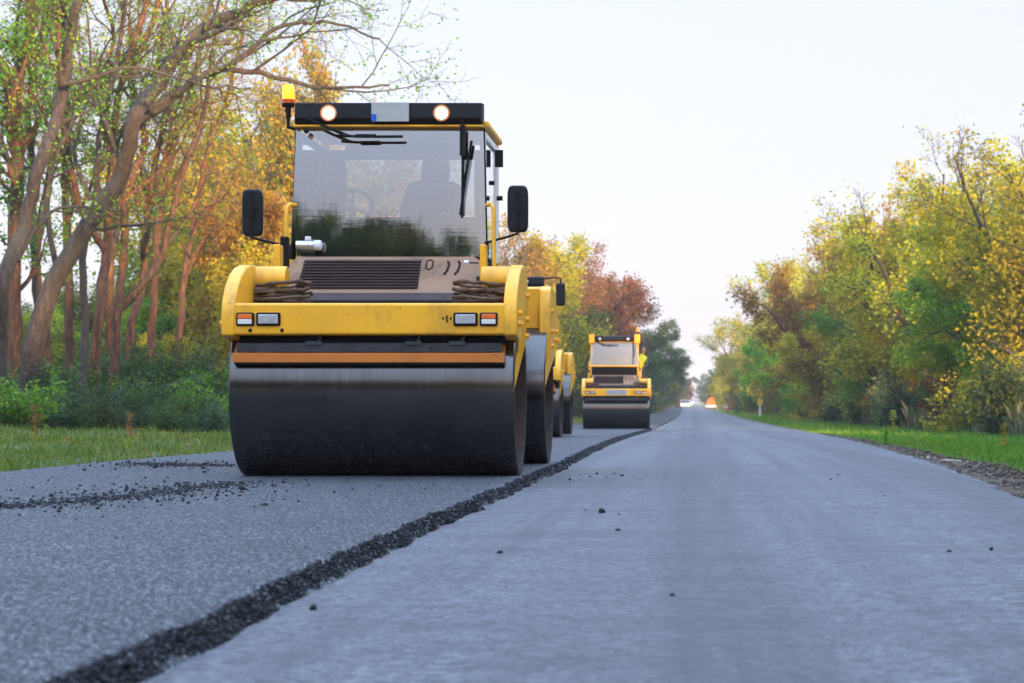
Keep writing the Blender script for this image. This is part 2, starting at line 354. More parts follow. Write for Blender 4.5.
# ------------------------------------------------------------------ stones
ICO = None
def ico():
    global ICO
    if ICO is None:
        bm = bmesh.new(); bmesh.ops.create_icosphere(bm, subdivisions=1, radius=1); bm.verts.ensure_lookup_table()
        ICO = (np.array([v.co[:] for v in bm.verts]), np.array([[v.index for v in f.verts] for f in bm.faces])); bm.free()
    return ICO
STONE = m_stone()
def stones(name, P, S, seed, mat=None):
    r = np.random.default_rng(seed); v, f = ico(); n = len(P)
    d = 1 + r.uniform(-.32, .32, (n, len(v), 1)); sc3 = r.uniform(.65, 1.15, (n, 1, 3)); q = r.normal(size=(n, 4)); q /= np.linalg.norm(q, axis=1)[:, None]
    w, x, y, z = q.T
    Rm = np.stack([np.stack([1 - 2 * (y * y + z * z), 2 * (x * y - z * w), 2 * (x * z + y * w)], -1), np.stack([2 * (x * y + z * w), 1 - 2 * (x * x + z * z), 2 * (y * z - x * w)], -1), np.stack([2 * (x * z - y * w), 2 * (y * z + x * w), 1 - 2 * (x * x + y * y)], -1)], 1)
    V = np.einsum('nij,nkj->nki', Rm, v[None] * d * sc3) * np.asarray(S)[:, None, None] + P[:, None]
    return np_mesh(name, V.reshape(-1, 3), (f[None] + (np.arange(n) * len(v))[:, None, None]).reshape(-1, 3), mat or STONE)
def pick_Y(r, n, a, b, p=1.0):                    # more of them close to the camera
    u = r.random(n)
    return (a ** -p + u * (b ** -p - a ** -p)) ** (-1 / p)
r = np.random.default_rng(11)
Y = np.concatenate([pick_Y(r, 15000, 3.6, 30, .5), pick_Y(r, 5000, 25, 78, .6)]); u = r.random(len(Y)); S = r.uniform(.0032, .0078, len(Y)) * np.clip(Y / 16, 1, 2.6)
wy = np.interp(Y, Ys, wig)
P = np.stack([xedge(Y) + wy - .002 + u * .048 + r.normal(0, .003, len(Y)), Y, zr(Y) - np.clip((u - .03) * .075, .002, .068)], 1)
tag(stones('asphalt_edge_aggregate', P, S, 1), 'ragged dark stones of the new asphalt layer along its raw edge', 'asphalt stones', kind='stuff')
# loose crumbs swept out in two bands left of the drum
def band(n, pts, w, seed):
    r = np.random.default_rng(seed); pts = np.array(pts); t = r.random(n) ** .8 * (len(pts) - 1); i = np.minimum(t.astype(int), len(pts) - 2); f = (t - i)[:, None]
    p = pts[i] * (1 - f) + pts[i + 1] * f; g = r.normal(0, 1, (n, 2)) * r.gamma(1.2, .9, n)[:, None]; p[:, 0] += g[:, 0] * w; p[:, 1] += g[:, 1] * w * 1.6
    return p
q1 = band(3600, [at(-40, 512, 12.2)[:2], at(60, 503, 13.1)[:2], at(150, 494, 14.3)[:2], at(232, 483, 16.3)[:2]], .21, 5)
q2 = band(1500, [at(232, 466, 20.6)[:2], at(190, 465, 20.9)[:2], at(140, 463, 21.4)[:2]], .22, 6)
q3 = np.stack([np.random.default_rng(8).uniform(-5.3, -1.4, 260), pick_Y(np.random.default_rng(9), 260, 6, 30)], 1)
q = np.concatenate([q1, q2, q3]); q = q[(q[:, 0] > xleft(q[:, 1]) + .1) & (q[:, 0] < -1.35)]
S = np.random.default_rng(4).gamma(2.4, .0022, len(q)).clip(.0025, .022); S[-260:] *= .55
tag(stones('asphalt_crumbs', np.stack([q[:, 0], q[:, 1], zr(q[:, 1]) + S * .25], 1), S, 2), 'loose dark asphalt crumbs strewn in bands beside the drum', 'asphalt crumbs', kind='stuff')
r = np.random.default_rng(21)
n = 4000; Y = pick_Y(r, n, 12, 70); X = xright(Y) + r.random(n) ** 1.3 * wsh(Y) - .1
tag(stones('shoulder_gravel', np.stack([X, Y, zr(Y) - .10], 1), r.gamma(2.0, .006, n).clip(.004, .034), 3, plain('shoulder_stone', (.080, .057, .038), .9, var=.7, vs=2)), 'brown gravel and clods on the verge of the right lane', 'gravel', kind='stuff')
crumbs = [(602, 513, .022, 'largest dark asphalt crumb lying on the right lane'), (672, 597, .012, 'dark asphalt crumb alone in the near middle of the right lane'), (313, 609, .012, 'small dark crumb beside the raw asphalt edge in the near foreground')]
for (x, y, s, lab) in crumbs:
    Yc = .612 * F / (y - VY); o = stones('asphalt_crumb', np.array([[0, 0, s * .5]]), [s], x); o.location = ((x - VX) * Yc / F, Yc, float(zr(Yc)) - .066); tag(o, lab, 'asphalt crumb')
small = [(585, 510), (619, 515), (618, 531), (580, 475), (590, 477), (597, 474), (606, 477), (614, 474), (622, 476), (692, 478), (831, 480), (885, 496), (949, 552), (991, 550), (662, 493), (838, 475), (570, 480), (640, 480), (500, 553)]
base = None
for i, (x, y) in enumerate(small):
    Yc = .612 * F / (y - VY)
    if base is None: base = o = stones('asphalt_crumb', np.array([[0, 0, .006]]), [.009], 77)
    else: o = base.copy(); COL.objects.link(o)
    s = .8 + (i * 37 % 11) / 12; o.scale = (s, s, s); o.location = ((x - VX) * Yc / F, Yc, float(zr(Yc)) - .066); o.rotation_euler = (0, 0, i)
    tag(o, 'tiny dark asphalt crumb scattered on the smooth right lane', 'asphalt crumb', 'tiny crumbs scattered on the right lane')
# ------------------------------------------------------------------ road rollers (front is -Y, origin on the road between the drums)
AX = 1.75
def arm_warp(side):
    def w(y, z): return -side * max(0, min(1, (1.02 - z) / .5)) ** 1.2 * .13
    return w
ARM = [(-.75, 1.03), (-.76, 1.2), (-.73, 1.29), (-.64, 1.385), (-.48, 1.485), (-.30, 1.545), (-.10, 1.578), (.14, 1.585), (.27, 1.545), (.34, 1.42), (.35, 1.25), (.30, .98), (.22, .68), (.12, .53), (0, .48), (-.14, .53), (-.25, .68), (-.36, .92), (-.52, 1.0)]
ARM_WIDE = ARM[:10] + [(.36, 1.2), (.38, .98), (.34, .74), (.24, .54), (.10, .44), (-.02, .48)] + ARM[15:]
def drum(root, y, flip):
    H = 1.04
    m = MB().lathe([(-.66, .02), (-.66, .56), (-H + .01, .588), (-H, .594), (-H, .632), (-H + .009, .64), (H - .009, .64), (H, .632), (H, .594), (H - .01, .588), (.66, .56), (.66, .02)], c=(0, y, .64), k=128, mis=[1, 1, 1, 1, 0, 0, 0, 1, 1, 1, 1])
    d = m.build('drum', [M['drum'], M['rim']], root, smooth=30)
    for s in (-1, 1):
        h = MB().lathe([(s * .655, .05), (s * .655, .30), (s * .72, .30), (s * .74, .26), (s * .90, .24), (s * .91, .05)], c=(0, y, .64), k=24)
        for j in range(8): h.lathe([(s * .72, .001), (s * .72, .022), (s * .745, .022), (s * .745, .001)], c=(0, y + .27 * math.cos(j * .785), .64 + .27 * math.sin(j * .785)), k=6)
        h.build('hub', M['rim'], d)
    return d
def yoke(root, var, front):
    s = -1 if front else 1                        # built for the front axle, mirrored for the rear one
    def put(mb): return mb.map(lambda p: Vector((p.x, (p.y - AX) if front else (AX - p.y), p.z)))
    a = MB().span(-.985, .985, -.75, -.52, 1.034, 1.266)
    fr = put(a).build('drum_frame', M['yellow'], root, bevel=.022)
    for sd in (-1, 1):
        arm = put(MB().prism(ARM if front else ARM_WIDE, sd * .97, sd * 1.07, arm_warp(sd))).build('side_arm', M['yellow'], fr, bevel=.016)
    for sd in (-1, 1):
        for (yy, zz) in ((-.66, 1.12), (-.55, 1.2), (-.45, 1.12), (.18, 1.18), (.22, 1.36), (.14, 1.05)):
            put(MB().lathe([(sd * 1.066, .001), (sd * 1.066, .026), (sd * 1.094, .026), (sd * 1.094, .001)], c=(0, yy, zz), k=6)).build('bolt', M['yellow'], fr)
        t = MB().lathe([(sd * .74, .01), (sd * .74, .105), (sd * 1.0, .105), (sd * 1.0, .01)], c=(0, .12, 1.475), k=32)
        put(t).build('crossbar', M['yellow'], fr)
        put(MB().span(sd * .80, sd * .975, .14, .20, 1.10, 1.40) if front else MB().span(sd * .74, sd * .972, .20, .30, 1.20, 1.56)).build('apron', M['orange' if front else 'yellow'], fr, bevel=.012)
    put(MB().span(-.975, .975, -.56, -.50, .93, 1.036)).build('dark_gap_plate', M['black'], root, bevel=.004)  # black plate stands in for the dark gap below the beam
    sb = MB().span(-.97, .955, -.685, -.655, .912, .978)
    for k in range(9): sb.lathe([(-.69, .001), (-.69, .012), (-.70, .010), (-.701, .001)], axis='Y', c=(-.85 + k * .215, 0, .945), k=6)
    put(sb).build('scraper_bar', M['grey'], root, bevel=.003)
    for x in (-.42, .30, .62): put(MB().span(x - .05, x + .07, -.70, -.62, .962, .992).tube([(x + .04, -.69, .985), (x + .06, -.70, 1.02), (x + .05, -.68, 1.045)], .010, 6)).build('scraper_clamp', M['grey'], root, bevel=.002)
    put(MB().prism([(-.69, .836), (-.70, .905), (-.62, .912), (-.50, 1.02), (-.47, 1.0), (-.60, .84)], -1.0, .97)).build('drum_guard', M['orange'] if var != 'C' else M['dark'], root, bevel=.004)
    put(MB().span(-.99, .965, -.675, -.60, .822, .837)).build('scraper_blade', M['black'], root)
    if not front: return fr
    # lamps in the front beam
    for sd in (-1, 1):
        for (x0, x1, kind) in ((.855, .985, 'i'), (.665, .840, 'h')):
            xa, xb = sorted((sd * x0 - .055, sd * x1 - .055)) if sd > 0 else sorted((-x0 + .025, -x1 + .025))
            y0 = -.75 - AX; xc = (xa + xb) / 2
            hs = MB().span(xa, xb, y0 - .022, y0 + .03, 1.10, 1.197).build('indicator' if kind == 'i' else 'headlight', M['black'], fr, bevel=.012)
            if kind == 'i':
                MB().span(xa + .014, xb - .014, y0 - .032, y0 - .015, 1.150, 1.185).build('amber_lens', M['amberglass'], hs, bevel=.005)
                MB().span(xa + .014, xb - .014, y0 - .032, y0 - .015, 1.112, 1.148).build('white_lens', M['clearlens'], hs, bevel=.005)
            else:
                MB().span(xa + .016, xb - .016, y0 - .030, y0 - .015, 1.115, 1.182).build('lens', M['headglass'], hs, bevel=.006)
    for x in (.535, .562, .590): MB().span(x - .006, x + .006, -.753 - AX, -.74 - AX, 1.125 + (.02 if x != .562 else 0), 1.175 - (.012 if x != .562 else 0)).build('vent_slot', M['black'], fr)
    for x in (-.86, -.63): MB().lathe([(-.753 - AX, .001), (-.753 - AX, .014), (-.74 - AX, .014), (-.74 - AX, .001)], axis='Y', c=(x, 0, 1.068), k=12).build('drain_hole', M['black'], fr)
    return fr
def hoses(root, front):
    r = random.Random(5 + front)
    for sd in (-1, 1):
        for k in range(10):
            z = 1.285 + .017 * k; y = -AX + .02 - .03 * (k % 4); pts = []
            for j in range(9):
                t = j / 8; pts.append((sd * (.955 - .42 * t), y + .06 * math.sin(t * 3 + k), z + .014 * math.sin(t * 3 + k * 1.3) + r.uniform(-.006, .006)))
            m = MB().tube(pts, .010 + .004 * (k % 2), 8)
            for q in (2, 6): m.tube([pts[q], tuple(Vector(pts[q]) + Vector((sd * -.05, 0, .002)))], .018, 8)
            m.map(lambda p: p if front else Vector((p.x, -p.y, p.z))).build('hydraulic_hose', M['hose'], root)

def build_roller(var):
    root = empty('road_roller')
    cx = -.085
    drum(root, -AX, 1); drum(root, AX, -1)
    yoke(root, var, True); yoke(root, var, False)
    hoses(root, True)
    ch = MB().span(-.62, .55, -1.55, 1.6, .75, 1.33).span(-.45, .35, -2.1, -1.5, 1.0, 1.24).span(-.45, .35, 1.5, 2.1, 1.0, 1.24)
    ch.build('chassis', M['dark'], root, bevel=.02)
    # front hood with louvres
    def hp(x, z, d=0.0):                          # a point on the sloping front panel
        t = (z - 1.36) / .33; return (x + cx, -1.32 + .36 * t - d, z)
    hood = MB()
    prof = [(-.765, 1.36), (-.765, 1.575), (-.70, 1.695), (.70, 1.695), (.775, 1.64), (.775, 1.36)]
    n = len(prof)
    hood.add([hp(x, z) for x, z in prof] + [(x + cx, -.72, z) for x, z in prof], [tuple(range(n)), tuple(range(n, 2 * n))[::-1]] + [((i + 1) % n, i, n + i, n + (i + 1) % n) for i in range(n)])
    hood = hood.build('hood', M['tan'], root, bevel=.014)
    def patch(m, x0, x1, z0, z1, d0, d1, mi=0):
        vs = [hp(x, z, d) for d in (d0, d1) for z in (z0, z1) for x in (x0, x1)]
        m.add(vs, [(0, 1, 3, 2), (4, 6, 7, 5), (0, 4, 5, 1), (2, 3, 7, 6), (0, 2, 6, 4), (1, 5, 7, 3)], mi); return m
    patch(MB(), -.775, .78, 1.335, 1.395, -.05, .012).build('hood_sill', M['slat'], hood, bevel=.006)
    g = patch(MB(), -.635, .285, 1.425, 1.668, -.02, .004).build('grille', M['slat'], hood, bevel=.004)
    gs = MB()
    for k in range(10):
        z = 1.433 + k * .0238; w = .004 * k
        gs.add([hp(-.655 + w, z, .0), hp(.29, z, .0), hp(.29, z + .006, .022), hp(-.655 + w, z + .006, .022), hp(-.655 + w, z + .016, .0), hp(.29, z + .016, .0)], [(0, 1, 2, 3), (3, 2, 5, 4), (0, 3, 4), (1, 5, 2)])
    gs.build('louvre', [M['slat']], g, smooth=0)
    lg = MB().tube([hp(.33, 1.60, .004), hp(.335, 1.655, .004), hp(.36, 1.668, .004), hp(.385, 1.655, .004), hp(.38, 1.60, .004), hp(.355, 1.585, .004), hp(.33, 1.60, .004)], .006, 6); lg.build('handle_slot', M['black'], hood)
    for x in (.49, .575): MB().tube([hp(x + .01, 1.655, .006), hp(x + .022, 1.63, .008), hp(x + .012, 1.58, .008), hp(x - .01, 1.545, .006)], .009, 6).build('handle_slot', M['black'], hood)
    patch(MB(), .735, .765, 1.48, 1.53, -.01, .003).build('latch', M['black'], hood); patch(MB(), .672, .74, 1.638, 1.648, -.01, .004).build('latch', M['black'], hood)
    patch(MB(), .625, .66, 1.645, 1.665, -.01, .004).build('sticker', M['white'], hood)
    # rear hood
    MB().prism([(.95, 1.33), (.98, 1.66), (1.5, 1.62), (1.78, 1.42), (1.78, 1.33)], -.80 + cx, .80 + cx).build('rear_hood', M['dark'] if var != 'A' else M['tan'], root, bevel=.03)
    # cab
    x0, x1 = -.745 + cx, .755 + cx
    zb, zg, zt, zf = 1.42, 1.705, 2.745, 2.925
    yf, yb = -.78, .70                            # glass foot, rear wall
    C = MB().span(x0, x1, -.66, yb, 1.36, 1.70)
    cab = C.build('cab', M['dark'], root, bevel=.01)
    pc = M['yellow'] if var == 'C' else M['black']
    pw = .055 if var == 'C' else .030
    for sx in (-1, 1):
        xe = x0 - .03 if sx < 0 else x1 + .03; xt = x0 if sx < 0 else x1
        MB().tube([(xe - sx * pw / 2, yf + .035, zg - .02), (xt - sx * pw / 2, yf + .10, zt + .02)], pw * .75, 6).build('pillar', pc, cab)
        MB().span(xt - sx * .06, xt + sx * .004, yb - .09, yb - .004, 1.70, zt + .02).build('pillar', M['yellow'], cab, bevel=.008)
    # roof
    rs = MB().span(x0 - .005, x1 + .03, -.60, yb + .06, 2.752, 2.808)
    roof = rs.build('roof', M['yellow'], cab, bevel=.02)
    fx0, fx1 = (x0 + .008, x1 - .008) if var != 'C' else (x0 + .12, x1 - .12)
    fas = MB().prism([(-.80, 2.752), (-.825, 2.80), (-.80, 2.925), (-.58, 2.945), (-.58, 2.752)], fx0, fx1)
    fas = fas.build('roof_fascia', M['black'], roof, bevel=.008)
    MB().span(x0 - .005, x1 + .005, -.80, -.585, 2.738, 2.751).build('trim', M['yellow'], roof)
    if var == 'C':
        for sx in (-1, 1):
            xt = x0 if sx < 0 else x1
            MB().span(xt - .06 if sx < 0 else xt - .115, xt + .115 if sx < 0 else xt + .06, -.83, -.55, 2.70, 2.99).build('corner_block', M['yellow'], roof, bevel=.015)
    for lx in (-.462 + cx, .432 + cx):
        lp = MB().lathe([(-.835, .001), (-.835, .060), (-.858, .066), (-.858, .050), (-.838, .046), (-.837, .001)], axis='Y', c=(lx, 0, 2.838), k=28).build('roof_lamp', M['lampring'] if var == 'A' else M['black'], roof, smooth=50)
        MB().lathe([(-.84, .001), (-.84, .046), (-.853, .042), (-.861, .022), (-.863, .001)], axis='Y', c=(lx, 0, 2.838), k=28).build('bulb', M['lamp'] if var == 'A' else M['headglass'], lp)
    if var != 'C':
        pl = MB().span(-.125 + cx, .172 + cx, -.838, -.822, 2.772, 2.925).build('number_plate', M['plate'], roof, bevel=.004)
        MB().span(-.123 + cx, -.085 + cx, -.8435, -.837, 2.774, 2.83).build('plate_end', M['blue'], pl)
    # glazing: the front pane is slightly bowed
    zw = zg if var != 'C' else 1.99
    gx = 14; gzN = 6; V = []; Fq = []
    for j in range(gzN + 1):
        t = j / gzN
        for i in range(gx + 1):
            u = i / gx * 2 - 1; half = (x1 - x0) / 2 + .03 * (1 - t) - .004
            V.append(((x0 + x1) / 2 + u * half, yf + .008 + .038 * t + .030 * t * t + .008 * (u * u - 1), zw + (zt - zw) * t))
    for j in range(gzN):
        for i in range(gx): a = j * (gx + 1) + i; Fq.append((a, a + 1, a + gx + 2, a + gx + 1))
    ws = MB().add(V, Fq).build('windshield', M['glass'], cab, fix=False)
    if var == 'C': MB().span(x0 + .01, x1 - .01, -.76, -.68, 1.70, 1.98).build('dark_lower_glass', M['dark'], cab, bevel=.01)  # dark panel in place of the lower glass, so no bright sky reflects there
    k = MB().lathe([(-.85, .001), (-.85, .016), (-.83, .02), (-.80, .02), (-.80, .001)], axis='Y', c=(x0 + .10, 0, 2.70), k=14); k.lathe([(-.85, .001), (-.85, .016), (-.83, .02), (-.80, .02), (-.80, .001)], axis='Y', c=(x1 - .15, 0, 2.70), k=14)
    k.build('pane_fixing', M['black'], ws)
    MB().add([(x0 + .06, yb - .05, 2.14), (x1 - .06, yb - .05, 2.14), (x1 - .06, yb - .05, 2.70), (x0 + .06, yb - .05, 2.70)], [(0, 1, 2, 3)]).build('rear_window', M['glass'], cab, smooth=0)
    MB().span(x0 + .06, x1 - .06, yb - .09, yb - .01, 1.68, 2.13).span(x0 + .06, x0 + .20, yb - .08, yb - .02, 2.13, 2.70).span(x1 - .20, x1 - .06, yb - .08, yb - .02, 2.13, 2.70).span(x0 + .2, x1 - .2, yb - .08, yb - .02, 2.62, 2.75).build('rear_wall', M['grey'], cab, bevel=.01)
    for sx in (-1, 1):
        xs = x0 + .012 if sx < 0 else x1 - .012
        dr = MB().span(xs - .02, xs + .02, -.62, -.565, 1.72, 2.72).span(xs - .02, xs + .02, .54, .60, 1.72, 2.72).span(xs - .02, xs + .02, -.565, .54, 2.66, 2.72).span(xs - .02, xs + .02, -.565, .54, 1.72, 1.80).build('door', M['black'] if sx < 0 or var != 'A' else M['white'], cab, bevel=.01)
        MB().add([(xs, -.565, 1.80), (xs, .54, 1.80), (xs, .54, 2.66), (xs, -.565, 2.66)], [(0, 1, 2, 3)]).build('side_window', M['glass'], dr, smooth=0)
        MB().tube([(xs + sx * .03, -.45, 2.32), (xs + sx * .075, -.45, 2.32)], .018, 8).tube([(xs + sx * .03, .30, 2.26), (xs + sx * .08, .30, 2.26)], .02, 8).span(xs + sx * .02, xs + sx * .085, .24, .30, 2.52, 2.66).build('hinge', M['black'], dr)
    # inside
    ds = MB().prism([(-.66, 1.70), (-.70, 1.80), (-.60, 1.93), (-.42, 2.02), (-.30, 2.03), (-.26, 1.70)], x0 + .16, x1 - .04).span(x0 + .03, x0 + .15, -.55, -.35, 1.70, 2.30)
    ds = ds.build('dashboard', M['dash'], cab, bevel=.02)
    bx = MB().span(-.28 + cx, .18 + cx, -.66, -.60, 1.84, 1.965)
    for i in range(9): bx.lathe([(-.69, .001), (-.69, .010), (-.70, .008), (-.7, .001)], axis='Y', c=(-.5 + i * .13 + cx, 0, 1.79 + .008 * (i % 2)), k=8)
    bx.build('switch_panel', M['grey'], ds, bevel=.006)
    MB().lathe([(-.715, .001), (-.715, .095), (-.70, .10), (-.66, .10), (-.66, .001)], axis='Y', c=(.10 + cx, 0, 1.83), k=24).build('round_vent', M['slat'], ds)
    rot = Matrix.Rotation(R(58), 3, 'X')
    st = MB().torus((-.36 + cx, -.28, 2.14), .165, .018, rot); c0 = Vector((-.36 + cx, -.28, 2.14))
    for a in (0, 120, 240): st.tube([c0, c0 + rot @ Vector((.16 * math.cos(R(a + 90)), .16 * math.sin(R(a + 90)), 0))], .012, 6)
    st.tube([c0, c0 + Vector((0, .06, -.25))], .03, 8)
    st.build('steering_wheel', M['black'], cab)
    px = .24 + cx if var != 'C' else .62
    MB().span(px - .24, px + .24, .10, .52, 1.74, 1.86).span(px - .22, px + .22, .42, .55, 1.84, 2.40).span(px - .12, px + .12, .44, .53, 2.41, 2.60).build('seat', M['seat'], cab, bevel=.04)
    # wipers
    w = MB().tube([(x0 + .13, -.845, 2.79), (x0 + .24, -.855, 2.735), (x0 + .40, -.865, 2.665)], .008, 6).tube([(x0 + .16, -.845, 2.775), (x0 + .46, -.87, 2.655)], .006, 6)
    w.tube([(x0 + .345, -.835, 2.66), (x0 + .60, -.85, 2.650), (x0 + .87, -.845, 2.652)], .011, 6).span(x0 + .50, x0 + .66, -.88, -.845, 2.64, 2.668)
    w.build('wiper', M['black'], ws)
    xr = x1 - .155
    w = MB().tube([(xr, -.85, 2.81), (xr, -.845, 2.40), (xr - .005, -.835, 2.05)], .011, 6).span(xr - .022, xr + .022, -.87, -.83, 2.50, 2.74).tube([(xr + .068, -.825, 2.62), (xr + .02, -.835, 2.32), (xr - .02, -.835, 2.03)], .011, 6).tube([(xr, -.85, 2.36), (xr + .025, -.84, 2.33)], .014, 6)
    w.build('wiper', M['black'], ws)
    # silver lamp tube low in front of the glass
    if var == 'A':
        wl = MB().lathe([(x0 + .03, .01), (x0 + .03, .036), (x0 + .17, .036), (x0 + .17, .01)], c=(0, -.86, 1.79), k=20).build('work_light', M['chrome'], cab)
        MB().lathe([(x0 + .172, .01), (x0 + .172, .041), (x0 + .225, .041), (x0 + .235, .02)], c=(0, -.86, 1.79), k=20).span(x0 + .10, x0 + .145, -.88, -.84, 1.824, 1.86).build('cap', M['white'], wl, bevel=.006)
        MB().tube([(x0 + .19, -.84, 1.75), (x0 + .19, -.80, 1.70)], .02, 8).build('bracket', M['black'], wl)
    # uprights and grab rails beside the glass
    for sx in (-1, 1):
        xe = x0 - .04 if sx < 0 else x1 + .05
        MB().span(xe - .035 if sx < 0 else xe - .03, xe + .02, -1.30, -1.16, 1.48, 1.77).build('upright', M['yellow'], root, bevel=.012)
        xh = x0 - .05 if sx < 0 else x1 + .085
        MB().tube([(xh - sx * .06, -.76, 2.115), (xh - sx * .02, -.80, 2.12), (xh, -.83, 2.09), (xh + sx * .005, -.84, 2.0), (xh + sx * .01, -.86, 1.62)], .017, 10).build('grab_rail', M['yellow'], root)
    MB().tube([(x1 + .07, -.60, 1.66), (x1 + .07, -.60, 1.85)], .022, 8).build('post', M['white'], root)
    MB().span(x0 - .075, x0 - .01, -1.0, -.93, 1.55, 1.85).build('side_bracket', M['dark'], root, bevel=.01)
    # mirrors
    if var == 'B':
        for sx in (-1, 1):
            xa = x1 if sx > 0 else x0; xm = xa + sx * .30
            mr = MB().span(xm - .085, xm + .085, -.78, -.70, 2.40, 2.82).build('mirror', M['mirrorback'], root, bevel=.045)
            MB().tube([(xa, -.70, 2.90), (xa + sx * .20, -.74, 2.92), (xm, -.74, 2.90), (xm, -.74, 2.80)], .016, 8).build('mirror_arm', M['black'], mr)
    elif var == 'A':
        for sx, xm, zm, hm in ((-1, -1.14, 2.045, .185), (1, .955, 2.075, .185)):
            xa = x1 + .03 if sx > 0 else x0 - .04
            mr = MB().slab([(xm + .082 * math.copysign(abs(math.cos(a)) ** .38, math.cos(a)), zm + hm * math.copysign(abs(math.sin(a)) ** .34, math.sin(a))) for a in [i * math.pi / 16 for i in range(32)]], -.93, -.85).build('mirror', M['mirrorback'], root, bevel=.02)
            MB().tube([(xa, -.80, zm - .26), (xm - sx * .06, -.90, zm - .215), (xm - .0, -.95, zm - .20), (xm + .003, -.955, zm - .12), (xm + .003, -.955, zm + .13)], .010, 8).span(xm - .016, xm + .022, -.965, -.93, zm - .03, zm + .05).tube([(xa + sx * .0, -.8, zm - .25), (xa, -.8, zm - .36)], .018, 8).build('mirror_arm', M['black'], mr)
    # beacon
    bxp = x0 - .078 if var != 'C' else x1 - .02; bz = 2.945 if var != 'C' else 3.06
    bp = MB().lathe([(bz - .035, .01), (bz - .03, .045), (bz - .02, .052), (bz, .052), (bz, .01)], axis='Z', c=(bxp, -.60, 0), k=20).tube([(bxp, -.60, bz - .03), (bxp, -.60, bz - .11)], .022, 8).tube([(bxp, -.60, bz - .10), (bxp, -.60, bz - .19), (bxp + (.08 if var != 'C' else 0), -.60, bz - .21)], .016, 8)
    bp.tube([(bxp - .025, -.60, bz - .055), (bxp + .02, -.60, bz - .07)], .013, 6)
    bp = bp.build('beacon', M['black'], root)
    MB().lathe([(bz + .001, .01), (bz + .001, .050), (bz + .032, .050), (bz + .032, .01)], axis='Z', c=(bxp, -.60, 0), k=20).build('lens_foot', M['beaconlow'], bp)
    MB().lathe([(bz + .033, .01), (bz + .033, .049), (bz + .13, .047), (bz + .148, .040), (bz + .152, .01)], axis='Z', c=(bxp, -.60, 0), k=20).build('lens', M['beacon'] if var == 'A' else M['beacondim'], bp)
    if var == 'C':
        bn = MB().span(-.30, .32, -.765 - AX, -.752 - AX, 1.07, 1.235).build('sign_board', M['plate'], root)
        tx = MB(); rr = random.Random(2); xx = -.25
        while xx < .27:
            ww = rr.uniform(.018, .035); tx.span(xx, xx + ww, -.770 - AX, -.766 - AX, 1.115, 1.185 + rr.choice([0, .018])); xx += ww + .014
        tx.build('lettering', M['text'], bn, smooth=0)
        MB().tube([(x0 - .03, -.88, 1.98), (x1 + .03, -.88, 1.98)], .028, 8).build('guard_rail', M['yellow'], root)
    return root

